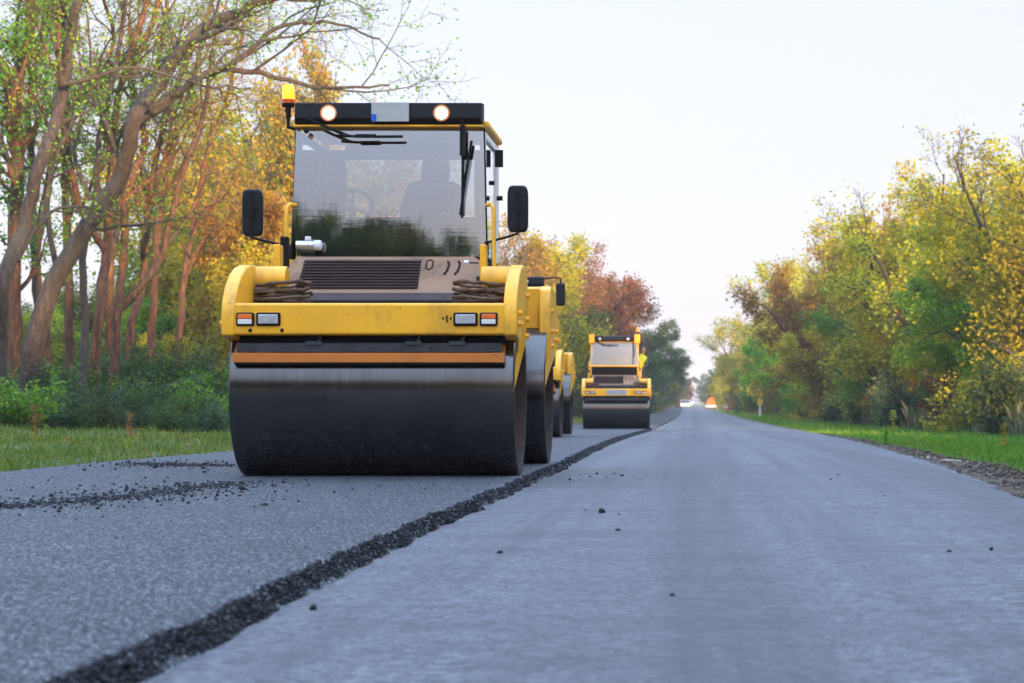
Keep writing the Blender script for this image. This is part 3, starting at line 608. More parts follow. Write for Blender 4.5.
# ------------------------------------------------------------------ people
def person(root_loc, vest=False, rz=0, lean=0, name_label='', cat='person'):
    J = {}; V = []; E = []; RD = []
    def v(p, rad): V.append(p); RD.append(rad); return len(V) - 1
    def ch(i, pts):
        for p, rad in pts:
            k = v(p, rad); E.append((i, k)); i = k
        return i
    pel = v((0, .02, .09), (.15, .12))
    ab = ch(pel, [((0, .02, .22), (.145, .105)), ((0, .0, .36), (.16, .11))])
    chs = ch(ab, [((0, .0, .47), (.15, .10))])
    nk = ch(chs, [((0, -.005, .56), (.058, .058)), ((0, -.02, .615), (.055, .06)), ((0, -.03, .675), (.075, .09)), ((0, -.03, .75), (.078, .098)), ((0, -.02, .80), (.05, .065))])
    for s in (-1, 1):
        sh = ch(chs, [((s * .17, .0, .485), (.062, .06))])
        wr = ch(sh, [((s * .215, -.06, .34), (.05, .05)), ((s * .235, -.12, .22), (.043, .043)), ((s * .20, -.25, .20), (.038, .038)), ((s * .16, -.37, .23), (.027, .024))])
        pm = ch(wr, [((s * .15, -.42, .24), (.034, .018)), ((s * .145, -.455, .24), (.036, .016))])
        for f in range(4):
            dx = (f - 1.5) * .02; ln = (.034, .042, .045, .036)[f]
            ch(pm, [((s * .145 + dx, -.475, .24), (.009, .009)), ((s * .145 + dx, -.475 - ln * .6, .232), (.0085, .0085)), ((s * .145 + dx * .95, -.475 - ln * .8, .205), (.0075, .0075))])
        ch(wr, [((s * .12, -.42, .225), (.011, .011)), ((s * .105, -.45, .212), (.009, .009))])
        ch(pel, [((s * .095, -.05, .075), (.088, .085)), ((s * .12, -.25, .085), (.075, .075)), ((s * .13, -.43, .09), (.062, .062)), ((s * .13, -.45, -.12), (.052, .055)), ((s * .13, -.45, -.33), (.038, .04)), ((s * .13, -.48, -.37), (.042, .04)), ((s * .135, -.60, -.385), (.04, .022))])
    me = bpy.data.meshes.new('person'); me.from_pydata([Vector(p) for p in V], E, [])
    o = bpy.data.objects.new('person', me); COL.objects.link(o)
    md = o.modifiers.new('skin', 'SKIN'); md.use_smooth_shade = True
    for i, rr in enumerate(RD): me.skin_vertices[0].data[i].radius = rr; me.skin_vertices[0].data[i].use_root = (i == 0)
    o.modifiers.new('sub', 'SUBSURF').levels = 1; o.modifiers['sub'].render_levels = 1
    dg = bpy.context.evaluated_depsgraph_get(); m2 = bpy.data.meshes.new_from_object(o.evaluated_get(dg)); bpy.data.objects.remove(o)
    m2.materials.clear()
    for m in (M['skin'], M['jacket'], M['trousers'], M['hivis']): m2.materials.append(m)
    idx = []
    for p in m2.polygons:
        c = p.center
        if c.z > .575 or c.y < -.375 and c.z > .15 and c.z < .30 and abs(c.x) < .26: idx.append(0)
        elif c.z > .12: idx.append(3 if vest and abs(c.x) < .17 and c.y > -.18 else 1)
        else: idx.append(2)
    m2.polygons.foreach_set('material_index', idx)
    o = bpy.data.objects.new('person', m2); COL.objects.link(o); o.location = root_loc; o.rotation_euler = (0, lean, rz)
    h = MB(); hv = []; hf = []
    for j in range(7):
        for i in range(16):
            a = i / 16 * 2 * math.pi; b = j / 6 * math.pi * .55; hv.append((.088 * math.sin(b) * math.cos(a), .012 + .108 * math.sin(b) * math.sin(a), .735 + .10 * math.cos(b)))
    hf = [(j * 16 + i, j * 16 + (i + 1) % 16, (j + 1) * 16 + (i + 1) % 16, (j + 1) * 16 + i) for j in range(6) for i in range(16)]
    h.add(hv, hf).build('hair', M['hair'], o)
    fc = MB().add([(-.014, -.122, .70), (.014, -.122, .70), (0, -.148, .703), (0, -.125, .745), (0, -.122, .695)], [(0, 2, 3), (2, 1, 3), (0, 4, 2), (4, 1, 2)])
    fc.build('nose', M['skin'], o)
    for s in (-1, 1):
        MB().lathe([(-.010, .001), (-.007, .007), (0, .010), (.007, .007), (.01, .001)], axis='Y', c=(s * .032, -.118, .748), k=10).build('eye', M['black'], o)
        MB().lathe([(-.012, .002), (-.01, .02), (.0, .028), (.008, .02)], axis='X', c=(s * .082, -.02, .735), k=12).build('ear', M['skin'], o)
    MB().tube([(-.025, -.118, .668), (0, -.126, .666), (.025, -.118, .668)], .006, 6).build('mouth', M['rim'], o)
    tag(o, name_label, cat); return o

ra = build_roller('A'); ra.location = (-2.37, 19.85, 0)
tag(ra, 'largest yellow tandem road roller, nearest the camera, with lit amber beacon and lit roof lamps', 'road roller', 'road rollers on the fresh asphalt')
rb = build_roller('B'); rb.location = (-3.47, 43 + AX, float(zr(43)) - .005); rb.rotation_euler = (R(.32), 0, 0)
tag(rb, 'yellow road roller almost hidden behind the nearest one, one black mirror hanging from its roof', 'road roller', 'road rollers on the fresh asphalt')
rc = build_roller('C'); rc.location = (-2.55, 75 + AX, float(zr(75)) - .004); rc.rotation_euler = (R(.17), 0, R(1.2))
tag(rc, 'small distant yellow road roller with yellow cab posts and a white board on its beam', 'road roller', 'road rollers on the fresh asphalt')
person((-2.37 + .155, 19.85 + .28, 1.86), name_label='driver in dark work jacket seated behind the windscreen of the nearest roller')
person((-2.55 + .66, 75 + AX - .1, float(zr(75)) + 1.80), vest=True, lean=R(14), name_label='roller operator in a hi-vis vest leaning out beside the distant roller cab')

# ------------------------------------------------------------------ trees
def nrm(v): return v / (np.linalg.norm(v) + 1e-9)
def sprout(rng, d, ang, az):
    a = nrm(np.cross(d, [0, 0, 1.0] if abs(d[2]) < .95 else [1.0, 0, 0])); b = np.cross(d, a)
    return nrm(d * math.cos(ang) + (a * math.cos(az) + b * math.sin(az)) * math.sin(ang))
def kids(rng, out, pts, rad, L, lev, prm):
    if lev >= prm['max']: return
    n = len(pts) - 1; nc = prm['nch'][lev]; st = prm['start'][lev]; az = rng.random() * 6
    for j in range(nc):
        t = st + (1 - st) * (j + rng.random()) / nc; x = min(t * n, n - 1e-3); i = int(x); f = x - i
        p = pts[i] * (1 - f) + pts[i + 1] * f; r0 = rad[i] * (1 - f) + rad[i + 1] * f
        az += 2.4 + rng.normal(0, .5); d = sprout(rng, nrm(pts[i + 1] - pts[i]), prm['ang'][lev] * rng.uniform(.7, 1.25), az)
        cl = L * prm['len'][lev] * rng.uniform(.65, 1.15) * (1.1 - prm.get('cone', .45) * t)
        limb(rng, out, p, d, cl, max(.006, min(r0 * .62, cl * .035)), lev + 1, prm)
def limb(rng, out, p, d, L, r0, lev, prm):
    n = (9, 8, 6, 4, 3)[lev]; pts = [np.array(p, float)]; rad = [r0]
    for i in range(n):
        d = nrm(d + rng.normal(0, prm['wob'], 3) + np.array([0, 0, prm['up'][lev]])); pts.append(pts[-1] + d * L / n); rad.append(max(.004, r0 * (1 - .8 * (i + 1) / n)))
    out.append((lev, np.array(pts), np.array(rad))); kids(rng, out, pts, rad, L, lev, prm)
def tubes(out, skip=99):
    V = []; Fc = []; b = 0
    for lev, P, Rd in out:
        if lev > skip: continue
        k = (12, 8, 5, 4, 3)[lev]; n = len(P); T = np.gradient(P, axis=0); T /= np.linalg.norm(T, axis=1)[:, None] + 1e-9
        u = np.cross(T, np.where(np.abs(T[:, 2:3]) < .9, [[0, 0, 1.0]], [[1.0, 0, 0]])); u /= np.linalg.norm(u, axis=1)[:, None] + 1e-9
        for i in range(1, n):
            q = u[i - 1] - T[i] * np.dot(u[i - 1], T[i]); u[i] = nrm(q)
        w = np.cross(T, u); a = np.arange(k) * 2 * math.pi / k
        ring = P[:, None] + (u[:, None] * np.cos(a)[None, :, None] + w[:, None] * np.sin(a)[None, :, None]) * Rd[:, None, None]
        V.append(ring.reshape(-1, 3)); i, j = np.meshgrid(np.arange(n - 1), np.arange(k), indexing='ij')
        Fc.append(np.stack([b + i * k + j, b + i * k + (j + 1) % k, b + (i + 1) * k + (j + 1) % k, b + (i + 1) * k + j], -1).reshape(-1, 4)); b += n * k
    return np.concatenate(V), np.concatenate(Fc)
def leaf_quads(rng, C, S, droop=0):
    n = len(C); u = rng.normal(size=(n, 3)); u[:, 2] = u[:, 2] * .7 - droop; u /= np.linalg.norm(u, axis=1)[:, None]
    w = np.cross(u, rng.normal(size=(n, 3))); w /= np.linalg.norm(w, axis=1)[:, None]; nn = np.cross(u, w)
    S = S[:, None]; V = np.stack([C - u * S * .55, C + w * S * .34 + nn * S * .10, C + u * S * .55, C - w * S * .34 + nn * S * .10], 1)
    return V.reshape(-1, 3), np.arange(4 * n).reshape(n, 4)
def leaves(rng, out, lo, n, size, sig, zmin=-9, keep=None):
    seg = [(P[i], P[i + 1]) for lev, P, _ in out if lev >= lo for i in range(len(P) - 1)]
    A = np.array([s[0] for s in seg]); B = np.array([s[1] for s in seg]); ln = np.linalg.norm(B - A, axis=1)
    if keep is not None: ln = ln * keep((A + B) / 2)
    i = rng.choice(len(seg), n, p=ln / ln.sum()); t = rng.random((n, 1)); C = A[i] * (1 - t) + B[i] * t + rng.normal(0, sig, (n, 3))
    C = C[C[:, 2] > zmin]
    return leaf_quads(rng, C, size * rng.uniform(.6, 1.35, len(C)))

def tree(name, out, mat, bark, nl, size, sig, lo, rng, skip=99, keep=None, loc=(0, 0, 0)):
    root = empty(name, loc); V, Fc = tubes(out, skip); np_mesh('trunk', V, Fc, bark, root, smooth=True)
    V, Fc = leaves(rng, out, lo, nl, size, sig, keep=keep); np_mesh('crown', V, Fc, mat, root)
    return root
def proto(name, seed, H, mat, nl, size, stems=1, sig=.22, spread=.36, first=.16, nlimb=13, bare=0, bark=None, lo=2):
    rng = np.random.default_rng(seed); out = []
    prm = dict(max=4, nch=[nlimb, 6, 5, 4], start=[first, .22, .2, .15], ang=[.95, .75, .7, .7], len=[spread, .48, .5, .5], up=[.03, .05, .02, 0, 0], wob=.13, cone=.55)
    for s in range(stems):
        d = nrm(np.array([rng.normal(0, .16), rng.normal(0, .16), 1.0])) if stems > 1 else nrm(np.array([rng.normal(0, .05), rng.normal(0, .05), 1]))
        limb(rng, out, np.array([rng.normal(0, .25), rng.normal(0, .25), -.3]) if stems > 1 else np.array([0, 0, -.3]), d, H * rng.uniform(.82, 1.0) if stems > 1 else H, H * .017, 0, prm)
    keep = (lambda Cc: np.where(Cc[:, 2] > H * .72, 1 - bare, 1.0)) if bare else None
    return tree(name, out, mat, bark or BARK, nl, size, sig, lo, rng, keep=keep)

PR = [proto('broadleaf_tree', 101, 10, L['olive'], 27000, .15, stems=3, first=.10), proto('broadleaf_tree', 102, 10, L['yellow'], 25000, .15, stems=2, first=.08, spread=.42),
      proto('broadleaf_tree', 103, 10, L['green'], 25000, .155, stems=2, first=.06, spread=.40), proto('broadleaf_tree', 104, 10, L['olive'], 13000, .13, stems=4, first=.2, bare=.75),
      proto('broadleaf_tree', 105, 10, L['orange'], 18000, .15, stems=2, first=.15, spread=.4), proto('broadleaf_tree', 106, 10, L['olive'], 30000, .15, stems=3, first=.05, spread=.46)]
def proto_shrub(seed, mat, nl, size):
    rng = np.random.default_rng(seed); out = []
    prm = dict(max=3, nch=[6, 5, 4, 0], start=[.1, .15, .2, 0], ang=[.8, .8, .7, 0], len=[.5, .5, .5, 0], up=[.02, .02, 0, 0, 0], wob=.16, cone=.3)
    for s in range(9):
        a = rng.random() * 6.28; d = nrm(np.array([math.cos(a) * rng.uniform(.2, 1.1), math.sin(a) * rng.uniform(.2, 1.1), 1.0])); limb(rng, out, (rng.normal(0, .15), rng.normal(0, .15), -.1), d, rng.uniform(1.3, 2.2), .02, 0, prm)
    root = empty('shrub'); V, Fc = tubes(out); np_mesh('stems', V, Fc, BARK, root, smooth=True); V, Fc = leaves(rng, out, 1, nl, size, .11, zmin=.02); np_mesh('foliage', V, Fc, mat, root)
    return root
SH = [proto_shrub(201, L['dark'], 4200, .12), proto_shrub(202, L['green'], 4200, .12), proto_shrub(203, L['bluegreen'], 4600, .10), proto_shrub(204, L['yellow'], 3000, .12)]
used = set()
def place(pool, k, X, Y, s, label, cat, group, mat=None, rz=None, sz=1.0, tilt=0):
    p = pool[k]; o = p if id(p) not in used else copy_tree(p); used.add(id(p))
    o.location = (X, Y, float(gz(X, Y)) - .05); o.scale = (s, s, s * sz); o.rotation_euler = (tilt, 0, RT.random() * 6.28 if rz is None else rz)
    tag(o, label, cat, group)
    if mat:
        for ch in o.children:
            if ch.name.startswith(('crown', 'foliage')):
                ch.material_slots[0].link = 'OBJECT'; ch.material_slots[0].material = L[mat]
    return o
RT = random.Random(17)
# right-hand row: the front trees one by one (photo x, distance, top y, prototype, leaf, squash)
def right_tree(x, Y, ytop, k, mat, lab, grp='trees lining the right side of the road', wid=1.0, dx=0):
    X = (x - VX) * Y / F; g = float(gz(X, Y)); H = CH + (VY - ytop) * Y / F - g; s = H / 10.2; X += dx * H * wid
    return place(PR, k, X, Y, s * wid, lab, 'tree', grp, mat, sz=1 / wid)
right_tree(1046, 84, 96, 3, 'olive', 'tall thin-topped tree with bare twigs against the sky at the right picture edge')
right_tree(985, 92, 158, 0, 'olive', 'broad olive tree beside the thin-topped tree, first of the right row')
right_tree(945, 104, 142, 3, 'olive', 'airy olive tree with sky showing through its upper branches, right row')
right_tree(1003, 88, 262, 2, 'green', 'low green tree under the broad olive tree, nearest on the right', wid=1.15)
right_tree(910, 114, 178, 0, 'yellow', 'yellowish tree left of the airy olive tree, right row')
right_tree(880, 128, 200, 4, 'orange', 'orange-tinged tree above the yellow-green ones, right row')
right_tree(930, 106, 280, 1, 'yellow', 'low bright yellow tree at the foot of the airy olive tree', wid=1.15)
right_tree(858, 140, 228, 0, 'orange', 'tree turning orange in the middle of the right row')
right_tree(880, 122, 300, 5, 'green', 'low bushy green tree in front of the orange-tinged tree', wid=1.2)
right_tree(832, 156, 238, 4, 'orange', 'rounded orange tree in the middle of the right row', dx=.08)
right_tree(812, 172, 236, 0, 'yellow', 'rounded golden tree beyond the rounded orange tree of the right row', dx=.08)
right_tree(838, 142, 318, 1, 'yellow', 'low golden tree in front of the rounded orange tree', wid=1.2)
right_tree(794, 190, 252, 5, 'olive', 'dense olive tree where the right row begins to narrow', dx=.08)
right_tree(802, 168, 330, 2, 'green', 'low green tree in front of the rounded golden tree', wid=1.2)
right_tree(780, 208, 276, 0, 'olive', 'olive tree with a ragged top, far along the right row', dx=.08)
far = [(764, 236, 296, 0, 'yellow'), (750, 262, 318, 5, 'olive'), (768, 226, 308, 5, 'olive'), (770, 200, 345, 1, 'olive'), (758, 250, 326, 0, 'olive'), (748, 272, 336, 4, 'rust'), (755, 232, 358, 2, 'green'), (738, 300, 342, 0, 'olive'), (730, 330, 347, 5, 'olive'), (742, 262, 366, 1, 'olive'), (722, 372, 358, 0, 'olive'), (714, 420, 366, 5, 'dark'), (728, 310, 374, 2, 'olive'), (708, 480, 372, 2, 'dark'), (718, 352, 380, 1, 'olive'), (703.5, 560, 374, 5, 'dark')]
for f in far: right_tree(*f[:5], 'distant tree of the right row fading towards the end of the road', 'distant trees of the right row', wid=1.15, dx=.12)
back = [(1075, 108, 150, 5, 'olive'), (1020, 118, 190, 1, 'green'), (960, 130, 200, 5, 'olive'), (915, 146, 236, 2, 'olive'), (885, 166, 250, 0, 'rust'), (860, 186, 268, 5, 'olive'), (1060, 100, 250, 2, 'olive'), (975, 112, 290, 2, 'olive'), (908, 132, 320, 5, 'olive'), (856, 160, 335, 2, 'olive'), (820, 200, 345, 5, 'olive')]
for f in back: right_tree(*f[:5], 'darker tree standing behind the front trees of the right row', 'trees behind the front trees on the right', wid=1.2)
for i in range(34):
    Y = 76 * (300 / 76) ** (i / 33); X = np.interp(Y, [70, 120, 200, 300], [10.4, 9.0, 7.6, 6.2]) + float(xo(Y)) + RT.uniform(-.5, .9)
    place(SH, (0, 2, 1, 0, 3, 2)[i % 6], X, Y, RT.uniform(.7, 1.35) * np.interp(Y, [76, 300], [.9, 1.5]), 'undergrowth shrub along the foot of the right tree row', 'shrub', 'shrubs under the right trees', ['dark', 'bluegreen', 'olive', 'green', 'rust', 'dark', 'olive'][i % 7])

# left: near trunks, traced one by one at their own distances
def traced(name, Y, path, w, w2, label, mat, bark, nl, size, seed, branches=(), nch=9, lean=None, keep=None, lenf=.26, first=.35, dY=0):
    rng = np.random.default_rng(seed); out = []
    prm = dict(max=4, nch=[nch, 5, 5, 4], start=[first, .2, .2, .15], ang=[.75, .75, .75, .7], len=[lenf, .55, .5, .5], up=[0, .06, .02, -.01, -.02], wob=.15, cone=.3)
    def run(path, w, w2, lev, dY):
        pts = np.array([at(x, y, Y) for x, y in path]); n = len(pts); pts[:, 1] += dY * np.linspace(0, 1, n) + rng.normal(0, .25, n) * (np.arange(n) > 0)
        t = np.linspace(0, n - 1, (n - 1) * 4 + 1); P = []
        for q in t:                                # Catmull-Rom through the traced points
            i = min(int(q), n - 2); f = q - i; p0, p1, p2, p3 = pts[max(i - 1, 0)], pts[i], pts[i + 1], pts[min(i + 2, n - 1)]
            P.append(.5 * (2 * p1 + (p2 - p0) * f + (2 * p0 - 5 * p1 + 4 * p2 - p3) * f * f + (3 * p1 - p0 - 3 * p2 + p3) * f ** 3))
        P = np.array(P); P += rng.normal(0, .02, P.shape); rad = np.linspace(w, w2, len(P)) * Y / F / 2
        out.append((lev, P, rad)); kids(rng, out, list(P), rad, np.linalg.norm(np.diff(P, axis=0), axis=1).sum(), lev, prm)
    path = [path[0]] + list(path[1:])
    run(path, w, w2, 0, dY)
    for (bp, bw, bw2) in branches: run(bp, bw, bw2, 1, rng.normal(0, 1.5))
    base = at(path[0][0], path[0][1], Y); g = float(gz(base[0], Y))
    for k in range(len(out)): out[k] = (out[k][0], out[k][1] - base, out[k][2])
    P = out[0][1]; foot = np.array([[P[0][0] - .02, 0, g - base[2] - .25], [P[0][0], 0, (g - base[2]) * .45]]); out[0] = (0, np.concatenate([foot, P[1:]]), np.concatenate([[out[0][2][0] * 1.55, out[0][2][0] * 1.15], out[0][2][1:]]))
    root = tree(name, out, mat, bark, nl, size, .13, 2, rng, keep=keep, loc=tuple(base)); tag(root, label, 'tree', 'old trees on the left verge'); return root
traced('old_tree', 50, [(28, 402), (40, 345), (60, 285), (92, 225), (122, 172), (140, 120), (158, 82), (186, 45), (222, 20), (262, 4), (300, -12), (340, -22)], 22, 7, 'large grey tree leaning in a long curve to the right over the verge', L['green'], BARK, 3900, 0.072, 301,
    branches=[([(138, 122), (170, 98), (205, 68), (250, 66), (300, 76), (335, 78), (378, 73)], 9, 2), ([(140, 112), (172, 96), (200, 78), (232, 55), (268, 22), (300, 12), (330, 14), (365, 24)], 8, 2), ([(62, 285), (46, 220), (52, 160), (70, 110)], 7, 3), ([(90, 228), (150, 224), (178, 214)], 4, 1)], nch=8, lenf=.2)
traced('old_tree', 47, [(-4, 402), (2, 340), (12, 280), (26, 225), (42, 165), (55, 105), (64, 50), (74, 5), (84, -45)], 17, 9, 'slender pale grey trunk slanting up in front of the green tree at the left edge', L['green'], BARK, 1650, 0.072, 302, branches=[([(62, 84), (90, 78), (130, 66), (190, 78), (240, 80)], 5, 2), ([(16, 262), (40, 210), (70, 203), (96, 212)], 5, 1.5)], nch=5, lenf=.16, first=.5)
traced('old_tree', 58, [(17, 404), (17, 330), (16, 240), (18, 150), (16, 90), (24, 40), (34, -20)], 16, 10, 'upright orange-lit trunk clothed in green leaves at the left picture edge', L['green'], BARK_ORANGE_LIT, 7500, 0.101, 303, branches=[([(17, 140), (4, 110), (-10, 95)], 7, 3), ([(18, 128), (2, 88), (-8, 50)], 6, 3)], nch=13, lenf=.26, first=.18)
traced('old_tree', 60, [(66, 404), (70, 330), (68, 240), (66, 170), (70, 120), (64, 60), (58, 0)], 10, 6, 'straight orange-lit trunk just left of the curving tree, twigs with green leaves', L['green'], BARK_ORANGE_LIT, 3150, 0.086, 304, nch=10, lenf=.22, first=.3)
traced('old_tree', 55, [(94, 404), (100, 320), (104, 250), (108, 200), (112, 150), (122, 100), (134, 55), (150, -10)], 11, 6, 'orange-lit trunk rising behind the curving tree towards the top', L['green'], BARK_ORANGE_LIT, 2100, 0.072, 305, branches=[([(104, 250), (84, 190), (86, 110), (88, 20)], 8, 4), ([(112, 150), (100, 90), (104, 30), (92, -20)], 6, 3)], nch=8, lenf=.22)
traced('old_tree', 57, [(112, 402), (118, 330), (124, 250), (132, 190), (140, 140), (134, 80), (150, 20), (160, -20)], 10, 5, 'thin forked orange-lit trunk right of the curving tree', L['green'], BARK_ORANGE_LIT, 2100, 0.072, 306, branches=[([(118, 310), (150, 268), (160, 240), (176, 170), (190, 110), (200, 40)], 9, 4)], nch=8, lenf=.22)
traced('old_tree', 62, [(146, 402), (150, 330), (154, 270), (160, 220), (170, 170), (182, 120), (194, 70), (205, 20)], 9, 4, 'slim red-lit trunk standing apart towards the roller', L['olive'], BARK_ORANGE_LIT, 2700, 0.086, 307, nch=9, lenf=.25)
traced('old_tree', 66, [(46, 404), (44, 330), (40, 260), (48, 190), (54, 120), (58, 60), (62, 0)], 11, 6, 'thin trunk half hidden between the slanting grey trunk and the curving tree', L['yellow'], BARK_ORANGE_LIT, 2400, 0.086, 308, nch=9, lenf=.24)
traced('old_tree', 54, [(82, 404), (84, 330), (82, 260), (92, 200), (100, 140), (112, 90), (118, 30), (128, -30)], 9, 4, 'thin dark trunk close behind the curving tree, forking near the top', L['olive'], BARK, 1125, 0.072, 311, branches=[([(92, 200), (70, 150), (78, 80), (74, 10)], 5, 2)], nch=8, lenf=.22)
traced('old_tree', 59, [(128, 404), (132, 340), (140, 280), (148, 210), (158, 150), (176, 90), (196, 40), (214, -10)], 10, 4, 'slim orange-lit trunk bending right between the forked and the slim trunk', L['olive'], BARK_ORANGE_LIT, 1350, 0.072, 312, branches=[([(148, 210), (170, 160), (184, 120), (210, 84)], 5, 2)], nch=8, lenf=.22)
traced('old_tree', 63, [(30, 404), (34, 330), (36, 250), (30, 170), (36, 100), (44, 40), (48, -20)], 9, 5, 'thin dark trunk between the leafy orange-lit trunk and the curving tree', L['green'], BARK, 1125, 0.079, 313, nch=8, lenf=.2)
traced('old_tree', 68, [(176, 402), (180, 340), (184, 280), (192, 220), (206, 160), (222, 110), (236, 60), (244, 20)], 8, 3, 'thinnest orange-lit trunk, the one nearest the roller', L['orange'], BARK_ORANGE_LIT, 1350, 0.086, 314, branches=[([(184, 280), (204, 240), (226, 220)], 4, 2)], nch=9, lenf=.24)
traced('old_tree', 64, [(104, 404), (110, 340), (112, 280), (118, 210), (126, 150), (146, 100), (166, 40), (172, -10)], 9, 4, 'thin leaning trunk crossing behind the thin forked orange-lit trunk', L['yellow'], BARK_ORANGE_LIT, 1350, 0.079, 315, nch=8, lenf=.22)
# woods behind the roller and along the left side
def left_tree(x, Y, ytop, k, mat, lab, grp, wid=1.0, dx=0): return right_tree(x, Y, ytop, k, mat, lab, grp, wid, dx - (.12 if x > 500 else 0))
left_tree(272, 84, 62, 4, 'orange', 'autumn tree with orange leaves rising behind the amber beacon', 'trees behind the nearest roller', wid=.72)
left_tree(336, 98, 48, 0, 'orange', 'narrow autumn tree with orange and olive leaves showing above the roller roof', 'trees behind the nearest roller', wid=.6)
left_tree(330, 92, 50, 3, 'olive', 'tall airy tree with thin olive foliage above the roller cab', 'trees behind the nearest roller', wid=.8)
left_tree(250, 78, 110, 3, 'yellow', 'sparse yellow tree left of the amber beacon', 'trees behind the nearest roller')
left_tree(232, 70, 236, 1, 'yellow', 'bushy yellow-green tree left of the left mirror', 'trees behind the nearest roller', wid=1.1)
left_tree(282, 74, 180, 0, 'orange', 'orange-brown tree directly behind the left mirror', 'trees behind the nearest roller')
left_tree(420, 104, 232, 5, 'olive', 'olive tree hidden behind the roller cab', 'trees behind the nearest roller')
left_tree(462, 112, 222, 1, 'yellow', 'yellow tree hidden behind the roller cab', 'trees behind the nearest roller')
left_tree(505, 124, 216, 3, 'rust', 'thin reddish tree at the right edge of the roller cab', 'trees behind the nearest roller')
left_tree(528, 134, 226, 0, 'yellow', 'yellow tree right of the roller cab', 'trees behind the nearest roller')
left_tree(552, 142, 232, 1, 'olive', 'yellow-green tree beside the rust-brown trees', 'trees behind the nearest roller')
left_tree(568, 160, 238, 4, 'rust', 'rust-brown tree left of the distant roller, first of the brown ones', 'rust-brown trees by the distant roller')
left_tree(602, 176, 250, 0, 'rust', 'rust-brown tree with a rounded top above the distant roller', 'rust-brown trees by the distant roller')
left_tree(624, 194, 272, 5, 'rust', 'dark rust-brown tree at the right end of the brown group', 'rust-brown trees by the distant roller')
left_tree(556, 150, 300, 5, 'dark', 'dark low tree behind the side of the half-hidden roller', 'rust-brown trees by the distant roller', wid=1.2)
left_tree(590, 170, 318, 2, 'rust', 'low brown tree left of the distant roller cab', 'rust-brown trees by the distant roller', wid=1.3)
fl = [(640, 238, 322, 5, 'dark'), (652, 264, 338, 2, 'dark'), (661, 300, 352, 5, 'dark'), (669, 345, 362, 2, 'dark'), (676, 400, 371, 5, 'dark'), (681, 470, 379, 2, 'dark'), (684, 570, 384, 5, 'bluegreen'), (636, 222, 312, 2, 'dark'), (648, 250, 330, 5, 'dark'), (628, 210, 340, 2, 'dark'), (658, 280, 348, 2, 'bluegreen'), (666, 320, 360, 5, 'bluegreen'), (673, 370, 368, 5, 'dark'), (678, 430, 376, 2, 'rust'), (682, 520, 382, 5, 'rust'), (686, 640, 388, 5, 'dark'), (690, 800, 391, 5, 'dark')]
for f in fl: left_tree(*f, 'distant dark tree of the left row shrinking towards the end of the road', 'distant trees of the left row', wid=1.2, dx=-.05)
bk = [(110, 90, 265, 1, 'green'), (170, 92, 270, 5, 'yellow'), (200, 84, 200, 1, 'yellow'), (215, 90, 150, 0, 'olive'), (236, 84, 150, 0, 'yellow'), (10, 78, 290, 2, 'dark'), (80, 76, 290, 2, 'green'), (130, 80, 300, 5, 'dark'), (180, 76, 320, 2, 'dark'), (20, 70, 320, 5, 'dark'), (95, 70, 325, 2, 'dark'), (60, 80, 280, 5, 'dark'), (150, 72, 330, 1, 'yellow'), (240, 88, 300, 5, 'dark'), (50, 72, 300, 1, 'green'), (232, 96, 110, 0, 'olive')]
for f in bk: left_tree(*f, 'small leafy tree filling the gap behind the old left trunks', 'young trees behind the left trunks', wid=1.25)
for i in range(46):
    row = i % 2; x = -30 + 330 * ((i * .618) % 1); Y = (52, 60)[row] + RT.uniform(-2.5, 3.5) + max(0, x - 180) * .04
    X = (x - VX) * Y / F
    place(SH, (0, 2, 1, 0)[i % 4], X, Y, RT.uniform(.4, .8) + .3 * row, 'low shrub in the undergrowth at the foot of the left trunks', 'shrub', 'shrubs under the left trees', ['dark', 'bluegreen', 'dark', 'dark', 'dark', 'bluegreen', 'green'][i % 7], sz=.85)
for i, (x, y, s) in enumerate([(8, 395, .5), (28, 400, .4), (60, 408, .3), (100, 410, .33), (130, 412, .28), (170, 412, .32), (212, 410, .34)]):
    Y = 44 + i; place(SH, 1, (x - VX) * Y / F, Y, s, ['leafy green bush at the left picture edge', 'leafy bluish green bush below the slanting pale trunk', 'small dark green bush below the curving trunk', 'small dark green bush below the forked trunk', 'small green bush on the grass left of the roller drum', 'low green bush in front of the yellow undergrowth', 'low green bush almost touching the roller drum outline'][i], 'shrub', 'bushes on the left verge', ['green', 'bluegreen', 'dark', 'dark', 'bluegreen', 'dark', 'bluegreen'][i])
for i in range(26):
    Y = 66 * (260 / 66) ** (i / 25); x = np.interp(Y, [66, 110, 150, 200, 260], [300, 470, 560, 625, 655]); X = (x - VX) * Y / F + RT.uniform(-.6, .8)
    place(SH, (0, 2, 0, 3)[i % 4], X, Y, RT.uniform(.9, 1.6), 'shrub along the foot of the left tree row beyond the roller', 'shrub', 'shrubs along the far left row', ['dark', 'bluegreen', 'rust', 'dark', 'olive'][i % 5])

# ------------------------------------------------------------------ grass and weeds (nobody could count the blades)
def blades(name, X, Y, h, w, mat, seed, label, lean=.5):
    r = np.random.default_rng(seed); n = len(X); a = r.random(n) * 6.28; b = r.random(n) * 6.28
    p = np.stack([X, Y, gz(X, Y) - .02], 1); side = np.stack([np.cos(a), np.sin(a) * .5, 0 * a], 1) * w[:, None]; off = np.stack([np.cos(b), np.sin(b), 0 * b], 1) * (h * lean * r.random(n))[:, None]
    up = np.zeros((n, 3)); up[:, 2] = h
    V = np.stack([p - side, p + side, p + off * .35 + up * .62 + side * .7, p + off + up * (1 - .3 * r.random(n))[:, None]], 1)
    i = np.arange(n)[:, None] * 4
    return tag(np_mesh(name, V.reshape(-1, 3), (np.array([[0, 1, 2], [0, 2, 3]])[None] + i[:, :, None]).reshape(-1, 3), mat), label, 'grass', kind='stuff')
r = np.random.default_rng(31)
